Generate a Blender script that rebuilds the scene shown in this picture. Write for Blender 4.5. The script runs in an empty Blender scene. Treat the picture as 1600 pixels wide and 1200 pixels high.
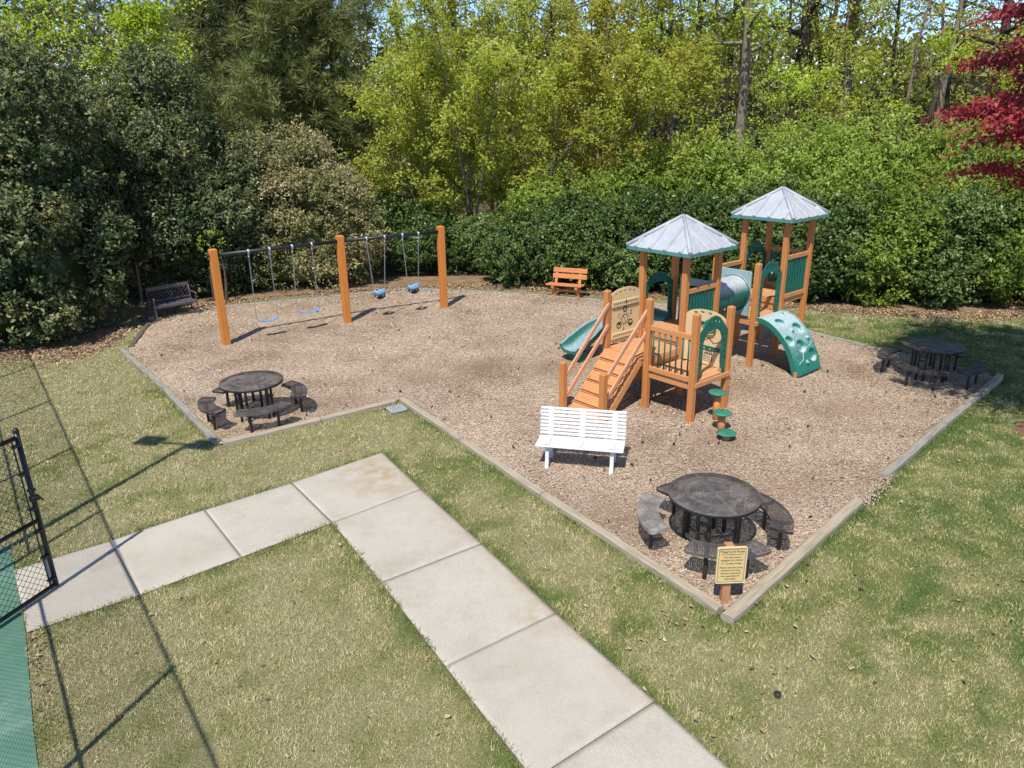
import bpy, bmesh, math, random
import numpy as np
from mathutils import Vector, Matrix
from mathutils.geometry import tessellate_polygon
PI = math.pi
rad = math.radians
sc = bpy.context.scene
C = sc.collection
rng = np.random.default_rng(7)
random.seed(7)

# ------------------------------------------------------------------ camera
cam = bpy.data.cameras.new('camera')
cam.sensor_width = 36.0
cam.lens = 1150.0 / 1600.0 * 36.0
cam.clip_start = 0.1
cam.clip_end = 2000
co = bpy.data.objects.new('camera', cam)
C.objects.link(co)
_p, _r = rad(19.79), rad(-0.95)
_f = Vector((0, math.cos(_p), -math.sin(_p)))
_u0 = Vector((0, math.sin(_p), math.cos(_p)))
_x0 = Vector((1, 0, 0))
_x = math.cos(_r) * _x0 + math.sin(_r) * _u0
_u = -math.sin(_r) * _x0 + math.cos(_r) * _u0
M = Matrix.Identity(4)
for i in range(3):
    M[i][0], M[i][1], M[i][2] = _x[i], _u[i], -_f[i]
M[0][3], M[1][3], M[2][3] = 0, 0, 5.36
co.matrix_world = M
sc.camera = co

# ------------------------------------------------------------------ sky and sun
SUN_EL, SUN_AZ = 57.0, 198.0          # azimuth clockwise from +Y, towards the sun
w = bpy.data.worlds.new('World')
sc.world = w
w.use_nodes = True
nt = w.node_tree
bg = nt.nodes['Background']
sky = nt.nodes.new('ShaderNodeTexSky')
sky.sky_type = 'NISHITA'
sky.sun_disc = False
sky.sun_elevation = rad(SUN_EL)
sky.sun_rotation = rad(SUN_AZ)
sky.altitude = 2500
sky.air_density = 0.85
sky.dust_density = 0.15
sky.ozone_density = 3.0
nt.links.new(sky.outputs[0], bg.inputs[0])
bg.inputs[1].default_value = 0.15
sl = bpy.data.lights.new('sun', 'SUN')
sl.energy = 3.7
sl.angle = rad(0.6)
sl.color = (1.0, 0.955, 0.89)
so = bpy.data.objects.new('sun', sl)
C.objects.link(so)
_d = Vector((-math.sin(rad(SUN_AZ)) * math.cos(rad(SUN_EL)), -math.cos(rad(SUN_AZ)) * math.cos(rad(SUN_EL)), -math.sin(rad(SUN_EL))))
so.rotation_euler = _d.to_track_quat('-Z', 'Y').to_euler()
so.location = (0, 0, 40)
sc.view_settings.view_transform = 'Standard'
sc.view_settings.look = 'None'
sc.view_settings.exposure = 0.66
sc.view_settings.gamma = 1.0
sc.view_settings.use_curve_mapping = False
sc.cycles.max_bounces = 6
sc.cycles.transparent_max_bounces = 12

# ------------------------------------------------------------------ materials
def new_mat(name):
    m = bpy.data.materials.new(name)
    m.use_nodes = True
    t = m.node_tree
    return m, t, t.nodes['Principled BSDF']

def N(t, typ, **kw):
    n = t.nodes.new(typ)
    for k, v in kw.items():
        setattr(n, k, v)
    return n

def ramp(t, stops, src=None):
    n = t.nodes.new('ShaderNodeValToRGB')
    e = n.color_ramp.elements
    while len(e) < len(stops):
        e.new(0.5)
    for i, (p, c) in enumerate(stops):
        e[i].position = p
        e[i].color = (*c, 1) if len(c) == 3 else c
    if src is not None:
        t.links.new(src, n.inputs[0])
    return n

def noise(t, scale, detail=3, rough=0.6, vec=None, stretch=None):
    n = t.nodes.new('ShaderNodeTexNoise')
    n.inputs['Scale'].default_value = scale
    n.inputs['Detail'].default_value = detail
    n.inputs['Roughness'].default_value = rough
    if vec is None:
        tc = t.nodes.new('ShaderNodeTexCoord')
        vec = tc.outputs['Object']
    if stretch:
        mp = t.nodes.new('ShaderNodeMapping')
        mp.inputs['Scale'].default_value = stretch
        t.links.new(vec, mp.inputs[0])
        vec = mp.outputs[0]
    t.links.new(vec, n.inputs['Vector'])
    return n

def mix(t, fac, a, b, mode='MIX'):
    n = t.nodes.new('ShaderNodeMix')
    n.data_type = 'RGBA'
    n.blend_type = mode
    for i, s in ((0, fac), (6, a), (7, b)):
        if isinstance(s, (int, float)):
            n.inputs[i].default_value = s
        elif isinstance(s, tuple):
            n.inputs[i].default_value = (*s, 1)
        else:
            t.links.new(s, n.inputs[i])
    return n.outputs[2]

def bump(t, b, h, strength=0.3, dist=0.01):
    n = t.nodes.new('ShaderNodeBump')
    n.inputs['Strength'].default_value = strength
    n.inputs['Distance'].default_value = dist
    t.links.new(h, n.inputs['Height'])
    t.links.new(n.outputs[0], b.inputs['Normal'])

def plain(name, col, rough=0.6, var=0.12, scale=6, metal=0, bumpd=0.0, stretch=None, spec=0.4):
    m, t, b = new_mat(name)
    n = noise(t, scale, 5, 0.65, stretch=stretch)
    lo = tuple(c * (1 - var * 1.6) for c in col)
    hi = tuple(min(1, c * (1 + var * 1.3)) for c in col)
    r = ramp(t, [(0.28, lo), (0.5, col), (0.72, hi)], n.outputs[0])
    t.links.new(r.outputs[0], b.inputs['Base Color'])
    b.inputs['Roughness'].default_value = rough
    b.inputs['Metallic'].default_value = metal
    b.inputs['Specular IOR Level'].default_value = spec
    if bumpd:
        bump(t, b, n.outputs[0], 0.5, bumpd)
    return m

def leaf_mat(name, cols, rough=0.5, spec=0.35, transl=0.3):
    m, t, b = new_mat(name)
    a = N(t, 'ShaderNodeAttribute', attribute_name='v')
    k = len(cols)
    r = ramp(t, [(i / (k - 1), c) for i, c in enumerate(cols)], a.outputs['Fac'])
    t.links.new(r.outputs[0], b.inputs['Base Color'])
    b.inputs['Roughness'].default_value = rough
    b.inputs['Specular IOR Level'].default_value = spec
    tr = N(t, 'ShaderNodeBsdfTranslucent')
    hs = N(t, 'ShaderNodeHueSaturation')
    hs.inputs['Value'].default_value = 1.25
    hs.inputs['Saturation'].default_value = 1.1
    t.links.new(r.outputs[0], hs.inputs['Color'])
    t.links.new(hs.outputs[0], tr.inputs[0])
    mx = N(t, 'ShaderNodeMixShader')
    mx.inputs[0].default_value = transl
    t.links.new(b.outputs[0], mx.inputs[1])
    t.links.new(tr.outputs[0], mx.inputs[2])
    t.links.new(mx.outputs[0], t.nodes['Material Output'].inputs[0])
    return m

def attr_mat(name, cols, rough=0.85, spec=0.15, attr='v', positions=None, fine=None):
    m, t, b = new_mat(name)
    a = N(t, 'ShaderNodeAttribute', attribute_name=attr)
    k = len(cols)
    pos = positions or [i / (k - 1) for i in range(k)]
    r = ramp(t, list(zip(pos, cols)), a.outputs['Fac'])
    out = r.outputs[0]
    if fine:
        n = noise(t, fine, 4, 0.7)
        rr = ramp(t, [(0.3, (0.55, 0.55, 0.55)), (0.7, (1.3, 1.3, 1.3))], n.outputs[0])
        out = mix(t, 1.0, out, rr.outputs[0], 'MULTIPLY')
        bump(t, b, n.outputs[0], 0.6, 0.02)
    t.links.new(out, b.inputs['Base Color'])
    b.inputs['Roughness'].default_value = rough
    b.inputs['Specular IOR Level'].default_value = spec
    return m

MT = {}
MT['orange'] = plain('orange_lumber', (0.49, 0.195, 0.058), 0.55, 0.10, 3.0, stretch=(14, 14, 1.2))
MT['orange_h'] = plain('orange_lumber_board', (0.52, 0.235, 0.088), 0.6, 0.12, 3.0, stretch=(1.2, 14, 14))
MT['deck'] = plain('orange_deck_board', (0.55, 0.275, 0.125), 0.65, 0.14, 3.0, stretch=(1.4, 16, 8))
MT['swing_post'] = plain('swing_post_wood', (0.52, 0.185, 0.036), 0.6, 0.12, 2.2, stretch=(16, 16, 1.0))
MT['bench_orange'] = plain('orange_bench_board', (0.50, 0.19, 0.065), 0.65, 0.15, 3, stretch=(1.2, 12, 12))
MT['sign_post'] = plain('sign_post_wood', (0.42, 0.19, 0.085), 0.7, 0.12, 3, stretch=(16, 16, 1.2))
MT['green'] = plain('green_plastic', (0.011, 0.12, 0.088), 0.42, 0.15, 4)
MT['green_disc'] = plain('green_step_plastic', (0.035, 0.19, 0.12), 0.6, 0.22, 7)
MT['cream'] = plain('cream_plastic', (0.66, 0.49, 0.26), 0.55, 0.05, 5)
MT['dark_print'] = plain('dark_green_print', (0.02, 0.05, 0.04), 0.6, 0.1, 5)
MT['black_steel'] = plain('black_coated_steel', (0.016, 0.017, 0.02), 0.42, 0.2, 20)
MT['brown_steel'] = plain('brown_coated_steel', (0.036, 0.029, 0.027), 0.5, 0.3, 9)
MT['galv'] = plain('galvanised_steel', (0.42, 0.43, 0.45), 0.45, 0.15, 30, metal=0.6)
MT['chain'] = plain('chain_steel', (0.30, 0.33, 0.36), 0.5, 0.2, 30, metal=0.3)
MT['white'] = plain('white_plastic', (0.62, 0.635, 0.645), 0.5, 0.06, 5)
MT['blue'] = plain('blue_rubber', (0.15, 0.29, 0.45), 0.55, 0.25, 14)
MT['dark_rubber'] = plain('dark_rubber', (0.02, 0.021, 0.025), 0.6, 0.2, 14)
MT['lattice'] = plain('brown_cast_metal', (0.095, 0.08, 0.088), 0.45, 0.2, 10)
MT['timber'] = plain('weathered_timber', (0.36, 0.30, 0.215), 0.85, 0.22, 2.2, bumpd=0.006, stretch=(1.0, 14, 14), spec=0.2)
MT['timber_grey'] = plain('grey_weathered_timber', (0.27, 0.245, 0.20), 0.88, 0.28, 2.2, bumpd=0.008, stretch=(1.0, 14, 14), spec=0.2)
MT['timber_dark'] = plain('dark_timber', (0.12, 0.10, 0.075), 0.88, 0.28, 2.2, bumpd=0.008, stretch=(1.0, 14, 14), spec=0.2)  # darker tone of the timber colour
MT['bark'] = plain('grey_bark', (0.07, 0.056, 0.045), 0.9, 0.4, 5, bumpd=0.03, stretch=(3, 3, 0.6), spec=0.15)
MT['bark_pale'] = plain('pale_bark', (0.19, 0.155, 0.115), 0.9, 0.35, 5, bumpd=0.03, stretch=(3, 3, 0.6), spec=0.15)
MT['bark_pine'] = plain('pine_bark', (0.09, 0.058, 0.042), 0.9, 0.4, 5, bumpd=0.03, stretch=(3, 3, 0.6), spec=0.15)
MT['twig'] = plain('bare_twig_bark', (0.20, 0.155, 0.115), 0.9, 0.3, 5, spec=0.15)
MT['brick_wall'] = plain('tan_house_siding', (0.34, 0.27, 0.22), 0.85, 0.15, 3)
MT['blue_wall'] = plain('grey_blue_siding', (0.20, 0.22, 0.26), 0.85, 0.12, 3)
MT['shingle'] = plain('brown_grey_shingles', (0.20, 0.165, 0.145), 0.9, 0.2, 9)
MT['trim'] = plain('grey_house_trim', (0.36, 0.36, 0.35), 0.6, 0.05, 4)
MT['pane'] = plain('dark_window_pane', (0.03, 0.035, 0.045), 0.1, 0.1, 3)
MT['grate'] = plain('grey_drain_grate', (0.36, 0.38, 0.38), 0.6, 0.15, 20)
MT['soil'] = plain('dark_soil', (0.06, 0.045, 0.032), 0.95, 0.3, 6)
MT['red_mulch'] = plain('red_brown_mulch', (0.17, 0.075, 0.05), 0.95, 0.35, 40, bumpd=0.02)

def faded(name, deep, pale, edge0, edge1, streak=True):
    """plastic bleached by years of weather on its upper faces"""
    m, t, b = new_mat(name)
    g = N(t, 'ShaderNodeNewGeometry')
    sx = N(t, 'ShaderNodeSeparateXYZ')
    t.links.new(g.outputs['Normal'], sx.inputs[0])
    n = noise(t, 5, 5, 0.7, stretch=(3, 3, 3))
    ad = N(t, 'ShaderNodeMath', operation='MULTIPLY_ADD')
    t.links.new(n.outputs[0], ad.inputs[0])
    ad.inputs[1].default_value = 0.5
    t.links.new(sx.outputs[2], ad.inputs[2])
    mr = N(t, 'ShaderNodeMapRange')
    t.links.new(ad.outputs[0], mr.inputs[0])
    mr.inputs[1].default_value = edge0
    mr.inputs[2].default_value = edge1
    col = mix(t, mr.outputs[0], deep, pale)
    n2 = noise(t, 11, 5, 0.7)
    r2 = ramp(t, [(0.3, (0.8, 0.8, 0.82)), (0.65, (1.05, 1.05, 1.05))], n2.outputs[0])
    col = mix(t, 1.0, col, r2.outputs[0], 'MULTIPLY')
    t.links.new(col, b.inputs['Base Color'])
    b.inputs['Roughness'].default_value = 0.5
    return m
MT['green_faded'] = faded('sun_bleached_green_plastic', (0.015, 0.17, 0.115), (0.40, 0.50, 0.50), 0.62, 1.12)
MT['panel_faded'] = plain('pale_bleached_end_panel', (0.26, 0.38, 0.38), 0.5, 0.14, 3.5)
MT['slide'] = faded('sun_bleached_slide_plastic', (0.02, 0.13, 0.10), (0.32, 0.42, 0.44), 0.82, 1.3)
MT['tube'] = faded('sun_bleached_tube_plastic', (0.008, 0.12, 0.085), (0.44, 0.46, 0.47), 0.45, 0.95)
MT['roof_trim'] = faded('teal_roof_edge', (0.09, 0.235, 0.215), (0.28, 0.40, 0.39), 0.8, 1.2)

def roof_mat():
    m, t, b = new_mat('weathered_roof_plastic')
    n = noise(t, 1.6, 5, 0.6, stretch=(1.5, 1.5, 0.6))
    n2 = noise(t, 9, 4, 0.6, stretch=(1, 1, 0.2))
    r = ramp(t, [(0.3, (0.345, 0.36, 0.385)), (0.5, (0.385, 0.40, 0.42)), (0.7, (0.425, 0.435, 0.455))], n.outputs[0])
    r2 = ramp(t, [(0.35, (0.90, 0.90, 0.905)), (0.6, (1.03, 1.03, 1.03))], n2.outputs[0])
    t.links.new(mix(t, 1.0, r.outputs[0], r2.outputs[0], 'MULTIPLY'), b.inputs['Base Color'])
    b.inputs['Roughness'].default_value = 0.6
    return m
MT['roof'] = roof_mat()

def concrete_mat():
    m, t, b = new_mat('broom_finished_concrete')
    n1 = noise(t, 0.9, 5, 0.65)
    n2 = noise(t, 60, 3, 0.7)
    n3 = noise(t, 3.2, 6, 0.75)
    r1 = ramp(t, [(0.3, (0.385, 0.34, 0.268)), (0.5, (0.445, 0.40, 0.325)), (0.72, (0.47, 0.425, 0.35))], n1.outputs[0])
    r2 = ramp(t, [(0.35, (0.86, 0.86, 0.86)), (0.65, (1.07, 1.07, 1.07))], n2.outputs[0])
    r3 = ramp(t, [(0.28, (0.92, 0.91, 0.89)), (0.5, (1.0, 1.0, 1.0))], n3.outputs[0])
    c = mix(t, 1.0, r1.outputs[0], r2.outputs[0], 'MULTIPLY')
    c = mix(t, 1.0, c, r3.outputs[0], 'MULTIPLY')
    # tan water stain and dirt, a mark on the slab itself: attribute painted per vertex
    a = N(t, 'ShaderNodeAttribute', attribute_name='stain')
    n4 = noise(t, 4.5, 6, 0.7)
    mu = N(t, 'ShaderNodeMath', operation='MULTIPLY')
    r4 = ramp(t, [(0.38, (0, 0, 0)), (0.6, (1, 1, 1))], n4.outputs[0])
    t.links.new(a.outputs['Fac'], mu.inputs[0])
    t.links.new(r4.outputs[0], mu.inputs[1])
    c = mix(t, mu.outputs[0], c, (0.36, 0.27, 0.165))
    t.links.new(c, b.inputs['Base Color'])
    b.inputs['Roughness'].default_value = 0.9
    b.inputs['Specular IOR Level'].default_value = 0.2
    bump(t, b, n2.outputs[0], 0.3, 0.004)
    return m
MT['concrete'] = concrete_mat()

def court_mat():
    m, t, b = new_mat('green_court_paint')
    n1 = noise(t, 1.3, 5, 0.7)
    r1 = ramp(t, [(0.32, (0.065, 0.15, 0.10)), (0.55, (0.095, 0.20, 0.135)), (0.72, (0.19, 0.28, 0.215))], n1.outputs[0])
    t.links.new(r1.outputs[0], b.inputs['Base Color'])
    b.inputs['Roughness'].default_value = 0.85
    return m
MT['court'] = court_mat()

def perforated(name, c0, c1, polar):
    """expanded steel: slots let the light through"""
    m, t, b = new_mat(name)
    tc = N(t, 'ShaderNodeTexCoord')
    n = noise(t, 3.0, 5, 0.7)
    n2 = noise(t, 13.0, 5, 0.75)
    r = ramp(t, [(0.40, c0), (0.68, c1)], n.outputs[0])
    r2 = ramp(t, [(0.35, (0.75, 0.75, 0.75)), (0.62, (1.1, 1.1, 1.1)), (0.75, (1.9, 1.9, 1.85))], n2.outputs[0])
    t.links.new(mix(t, 1.0, r.outputs[0], r2.outputs[0], 'MULTIPLY'), b.inputs['Base Color'])
    b.inputs['Roughness'].default_value = 0.55
    sx = N(t, 'ShaderNodeSeparateXYZ')
    t.links.new(tc.outputs['Object'], sx.inputs[0])
    def math_(op, a, bb=None):
        k = N(t, 'ShaderNodeMath', operation=op)
        for i, s in ((0, a), (1, bb)):
            if s is None: continue
            if isinstance(s, (int, float)): k.inputs[i].default_value = s
            else: t.links.new(s, k.inputs[i])
        return k.outputs[0]
    x, y = sx.outputs[0], sx.outputs[1]
    rr = math_('SQRT', math_('ADD', math_('MULTIPLY', x, x), math_('MULTIPLY', y, y)))
    th = math_('ARCTAN2', y, x)
    ring = math_('FRACT', math_('MULTIPLY', rr, 36.0))
    row = math_('FLOOR', math_('MULTIPLY', rr, 36.0))
    seg = math_('FRACT', math_('ADD', math_('MULTIPLY', th, 46.0 / (2 * PI) * 2), math_('MULTIPLY', row, 0.5)))
    if polar:
        band = math_('MAXIMUM', math_('LESS_THAN', math_('ABSOLUTE', math_('SUBTRACT', rr, 0.34)), 0.03), math_('LESS_THAN', math_('MINIMUM', math_('ABSOLUTE', x), math_('ABSOLUTE', y)), 0.022))
        slot = math_('LESS_THAN', math_('ABSOLUTE', math_('SUBTRACT', ring, 0.5)), 0.2)
        wear = math_('MULTIPLY', math_('ADD', math_('MULTIPLY', band, 0.55), math_('MULTIPLY', slot, -0.35)), n2.outputs[0])
        base = b.inputs['Base Color'].links[0].from_socket
        br = N(t, 'ShaderNodeBrightContrast')
        t.links.new(base, br.inputs[0])
        t.links.new(math_('MULTIPLY', wear, 0.085), br.inputs[1])
        t.links.new(br.outputs[0], b.inputs['Base Color'])
    h = math_('MULTIPLY', math_('LESS_THAN', math_('ABSOLUTE', math_('SUBTRACT', ring, 0.5)), 0.15),
              math_('LESS_THAN', math_('ABSOLUTE', math_('SUBTRACT', seg, 0.5)), 0.25))
    if polar:     # solid rim, ring and spokes of a table top
        h = math_('MULTIPLY', h, math_('LESS_THAN', rr, 0.545))
        h = math_('MULTIPLY', h, math_('GREATER_THAN', rr, 0.045))
        h = math_('MULTIPLY', h, math_('GREATER_THAN', math_('ABSOLUTE', math_('SUBTRACT', rr, 0.34)), 0.025))
        h = math_('MULTIPLY', h, math_('GREATER_THAN', math_('MINIMUM', math_('ABSOLUTE', x), math_('ABSOLUTE', y)), 0.02))
    g = N(t, 'ShaderNodeNewGeometry')
    sz = N(t, 'ShaderNodeSeparateXYZ')
    t.links.new(tc.outputs['Normal'], sz.inputs[0])
    h = math_('MULTIPLY', h, math_('GREATER_THAN', math_('ABSOLUTE', sz.outputs[2]), 0.8))
    tr = N(t, 'ShaderNodeBsdfTransparent')
    mx = N(t, 'ShaderNodeMixShader')
    t.links.new(h, mx.inputs[0])
    t.links.new(b.outputs[0], mx.inputs[1])
    t.links.new(tr.outputs[0], mx.inputs[2])
    t.links.new(mx.outputs[0], t.nodes['Material Output'].inputs[0])
    return m
MT['perf_table'] = perforated('perforated_brown_table_steel', (0.075, 0.062, 0.056), (0.17, 0.148, 0.13), True)
MT['perf_bench'] = perforated('perforated_brown_bench_steel', (0.055, 0.043, 0.040), (0.105, 0.086, 0.078), False)
MT['perf_worn'] = perforated('worn_grey_bench_steel', (0.19, 0.17, 0.145), (0.40, 0.37, 0.32), False)
MT['perf_half'] = perforated('part_worn_bench_steel', (0.075, 0.065, 0.06), (0.17, 0.155, 0.14), False)

# ------------------------------------------------------------------ mesh helpers
class MB:
    def __init__(s):
        s.v, s.f, s.sm = [], [], []
    def add(s, vs, fs, smooth=False):
        b = len(s.v)
        s.v.extend(vs)
        s.f.extend([tuple(i + b for i in q) for q in fs])
        s.sm.extend([smooth] * len(fs))
        return s
    def box(s, c, d, rot=None):
        hx, hy, hz = d[0] / 2, d[1] / 2, d[2] / 2
        vs = [Vector((x, y, z)) for x in (-hx, hx) for y in (-hy, hy) for z in (-hz, hz)]
        if rot is not None:
            vs = [rot @ q for q in vs]
        c = Vector(c)
        return s.add([q + c for q in vs], [(0, 1, 3, 2), (4, 6, 7, 5), (0, 4, 5, 1), (2, 3, 7, 6), (0, 2, 6, 4), (1, 5, 7, 3)])
    def bar(s, p, q, wdt, hgt, up=(0, 0, 1)):
        p, q = Vector(p), Vector(q)
        x = (q - p); L = x.length; x.normalize()
        y = Vector(up).cross(x)
        if y.length < 1e-4: y = Vector((0, 1, 0)).cross(x)
        y.normalize(); z = x.cross(y)
        R = Matrix((x, y, z)).transposed()
        return s.box((p + q) / 2, (L, wdt, hgt), R)
    def tube(s, pts, rs, n=8, cap=True):
        pts = [Vector(p) for p in pts]
        if not hasattr(rs, '__len__'): rs = [rs] * len(pts)
        k = len(pts); vs = []
        t0 = (pts[1] - pts[0]).normalized()
        a = t0.orthogonal().normalized()
        for i in range(k):
            t = (pts[min(i + 1, k - 1)] - pts[max(i - 1, 0)]).normalized()
            a = (a - t * a.dot(t)).normalized()
            b = t.cross(a)
            for j in range(n):
                th = 2 * PI * j / n
                vs.append(pts[i] + (a * math.cos(th) + b * math.sin(th)) * rs[i])
        fs = [(i * n + j, i * n + (j + 1) % n, (i + 1) * n + (j + 1) % n, (i + 1) * n + j) for i in range(k - 1) for j in range(n)]
        s.add(vs, fs, True)
        if cap:
            b = len(s.v) - k * n
            s.f.append(tuple(b + j for j in reversed(range(n)))); s.sm.append(False)
            s.f.append(tuple(b + (k - 1) * n + j for j in range(n))); s.sm.append(False)
        return s
    def lathe(s, prof, c=(0, 0, 0), n=32, smooth=True):
        c = Vector(c); k = len(prof); vs = []
        for r, z in prof:
            for j in range(n):
                th = 2 * PI * j / n
                vs.append(c + Vector((r * math.cos(th), r * math.sin(th), z)))
        fs = [(i * n + j, i * n + (j + 1) % n, (i + 1) * n + (j + 1) % n, (i + 1) * n + j) for i in range(k - 1) for j in range(n)]
        return s.add(vs, fs, smooth)
    def prism(s, poly, z0, z1):
        k = len(poly)
        vs = [Vector((x, y, z0)) for x, y in poly] + [Vector((x, y, z1)) for x, y in poly]
        fs = [tuple(reversed(range(k))), tuple(range(k, 2 * k))] + [(i, (i + 1) % k, k + (i + 1) % k, k + i) for i in range(k)]
        return s.add(vs, fs)
    def panel(s, loops, o, ax, az, th):
        """flat plate with cut-outs: loops of (a,b); first is the outline"""
        o, ax, az = Vector(o), Vector(ax), Vector(az)
        nrm = ax.cross(az).normalized()
        flat = [q for l in loops for q in l]
        tri = tessellate_polygon([[Vector((a, b, 0)) for a, b in l] for l in loops])
        P = [o + ax * a + az * b for a, b in flat]
        k = len(P)
        fs = [tuple(t) for t in tri] + [tuple(i + k for i in reversed(t)) for t in tri]
        b0 = 0
        for l in loops:
            m = len(l)
            fs += [(b0 + i, b0 + (i + 1) % m, k + b0 + (i + 1) % m, k + b0 + i) for i in range(m)]
            b0 += m
        return s.add([p + nrm * th / 2 for p in P] + [p - nrm * th / 2 for p in P], fs)
    def build(s, name, m, parent=None, bevel=0.0, loc=None, label=None):
        me = bpy.data.meshes.new(name)
        me.from_pydata([tuple(q) for q in s.v], [], s.f)
        if bevel or True:
            bm = bmesh.new(); bm.from_mesh(me)
            for fc, sm in zip(bm.faces, s.sm): fc.smooth = sm
            bmesh.ops.recalc_face_normals(bm, faces=bm.faces)
            if bevel:
                ed = [e for e in bm.edges if len(e.link_faces) == 2 and e.calc_face_angle(0) > 0.6]
                bmesh.ops.bevel(bm, geom=ed, offset=bevel, segments=1, affect='EDGES', clamp_overlap=True)
            bm.to_mesh(me); bm.free()
        me.materials.append(m)
        o = bpy.data.objects.new(name, me)
        C.objects.link(o)
        if parent is not None: o.parent = parent
        if loc is not None: o.location = loc
        if label: o['label'] = label
        return o

def thing(name, label, cat, loc=(0, 0, 0), rz=0.0, group=None):
    o = bpy.data.objects.new(name, None)
    o.empty_display_size = 0.2
    C.objects.link(o)
    o.location = loc
    o.rotation_euler = (0, 0, rz)
    o['label'] = label
    o['category'] = cat
    if group: o['group'] = group
    return o

def tag(o, label, cat, group=None):
    o['label'] = label; o['category'] = cat
    if group: o['group'] = group
    return o

def structure(o):
    o['kind'] = 'structure'
    return o

def copy_thing(root, loc, rz, label):
    def rec(o, par):
        c = o.copy(); C.objects.link(c)
        if par is not None: c.parent = par
        for ch in o.children: rec(ch, c)
        return c
    r = rec(root, None)
    r.location = loc; r.rotation_euler = (0, 0, rz); r['label'] = label
    return r

def np_mesh(name, verts, faces, m, attrs=None, parent=None, smooth=False):
    """verts Nx3, faces MxK (same K)"""
    me = bpy.data.meshes.new(name)
    verts = np.ascontiguousarray(verts, dtype=np.float32)
    faces = np.ascontiguousarray(faces, dtype=np.int32)
    k = faces.shape[1]
    me.vertices.add(len(verts)); me.vertices.foreach_set('co', verts.ravel())
    me.loops.add(faces.size); me.loops.foreach_set('vertex_index', faces.ravel())
    me.polygons.add(len(faces))
    me.polygons.foreach_set('loop_start', np.arange(0, faces.size, k, dtype=np.int32))
    if smooth: me.polygons.foreach_set('use_smooth', np.ones(len(faces), dtype=bool))
    for nm, a in (attrs or {}).items():
        at = me.attributes.new(nm, 'FLOAT', 'POINT')
        at.data.foreach_set('value', np.ascontiguousarray(a, dtype=np.float32))
    me.update(calc_edges=True)
    me.materials.append(m)
    o = bpy.data.objects.new(name, me)
    C.objects.link(o)
    if parent is not None: o.parent = parent
    return o

def nrm(a):
    return a / np.maximum(np.linalg.norm(a, axis=-1, keepdims=True), 1e-9)

def inside(poly, x, y):
    r = np.zeros(np.shape(x), dtype=bool)
    n = len(poly)
    for i in range(n):
        x0, y0 = poly[i]; x1, y1 = poly[(i + 1) % n]
        c = ((y0 > y) != (y1 > y))
        r ^= c & (x < (x1 - x0) * (y - y0) / ((y1 - y0) if y1 != y0 else 1e-9) + x0)
    return r

def edge_dist(poly, x, y, closed=True):
    d = np.full(np.shape(x), 1e9)
    n = len(poly)
    for i in range(n if closed else n - 1):
        a = np.array(poly[i]); b = np.array(poly[(i + 1) % n]); e = b - a
        t = np.clip(((x - a[0]) * e[0] + (y - a[1]) * e[1]) / (e @ e), 0, 1)
        d = np.minimum(d, np.hypot(x - a[0] - t * e[0], y - a[1] - t * e[1]))
    return d

_lat = np.random.default_rng(3).random((256, 256))
def vnoise(x, y, s):
    x = np.asarray(x) * s + 57.3; y = np.asarray(y) * s + 91.7
    xi = np.floor(x).astype(int); yi = np.floor(y).astype(int)
    fx = x - xi; fy = y - yi
    fx = fx * fx * (3 - 2 * fx); fy = fy * fy * (3 - 2 * fy)
    g = lambda a, b: _lat[a % 256, b % 256]
    return (g(xi, yi) * (1 - fx) + g(xi + 1, yi) * fx) * (1 - fy) + (g(xi, yi + 1) * (1 - fx) + g(xi + 1, yi + 1) * fx) * fy
def fbm(x, y, s):
    return (vnoise(x, y, s) + 0.5 * vnoise(x, y, 2.1 * s) + 0.25 * vnoise(x, y, 4.3 * s)) / 1.75

# ------------------------------------------------------------------ plan of the place
BED = [(-5.20, 11.92), (-2.27, 13.98), (0.41, 9.83), (2.43, 6.94), (5.0, 9.44), (5.88, 10.33), (7.9, 12.35), (10.30, 14.72),
       (9.17, 16.24), (8.78, 16.82), (7.89, 18.17), (6.93, 19.72), (4.73, 21.52), (2.81, 22.24), (1.07, 23.07), (-0.79, 23.68), (-2.07, 24.06),
       (-3.40, 24.46), (-5.26, 23.63), (-6.49, 23.08), (-9.04, 22.23), (-10.44, 21.37), (-10.38, 20.63), (-9.70, 17.82)]
WALK_L = [(-6.43, 8.11), (-5.53, 8.78), (-4.56, 9.60), (-3.50, 10.42), (-2.24, 11.50)]
WALK_R = [(-5.50, 6.87), (-4.54, 7.54), (-3.58, 8.33), (-2.58, 9.17)]
SLABS = [[WALK_R[0], WALK_R[1], WALK_L[1], WALK_L[0]], [WALK_R[1], WALK_R[2], WALK_L[2], WALK_L[1]], [WALK_R[2], WALK_R[3], WALK_L[3], WALK_L[2]],
         [(-2.58, 9.17), (-1.43, 10.14), (-2.24, 11.50), (-3.50, 10.42)],
         [(-1.65, 7.71), (-0.44, 8.56), (-1.43, 10.14), (-2.58, 9.17)],
         [(-0.74, 6.21), (0.46, 7.06), (-0.44, 8.56), (-1.65, 7.71)],
         [(0.13, 4.80), (1.34, 5.68), (0.46, 7.06), (-0.74, 6.21)],
         [(1.0, 3.40), (2.21, 4.28), (1.34, 5.68), (0.13, 4.80)]]
WALK = [(-6.43, 8.11), (-5.53, 8.78), (-4.56, 9.60), (-3.50, 10.42), (-2.24, 11.50), (-1.43, 10.14), (-0.44, 8.56), (0.46, 7.06), (1.34, 5.68), (2.21, 4.28),
        (1.0, 3.40), (0.13, 4.80), (-0.74, 6.21), (-1.65, 7.71), (-2.58, 9.17), (-3.58, 8.33), (-4.54, 7.54), (-5.50, 6.87)]
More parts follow.
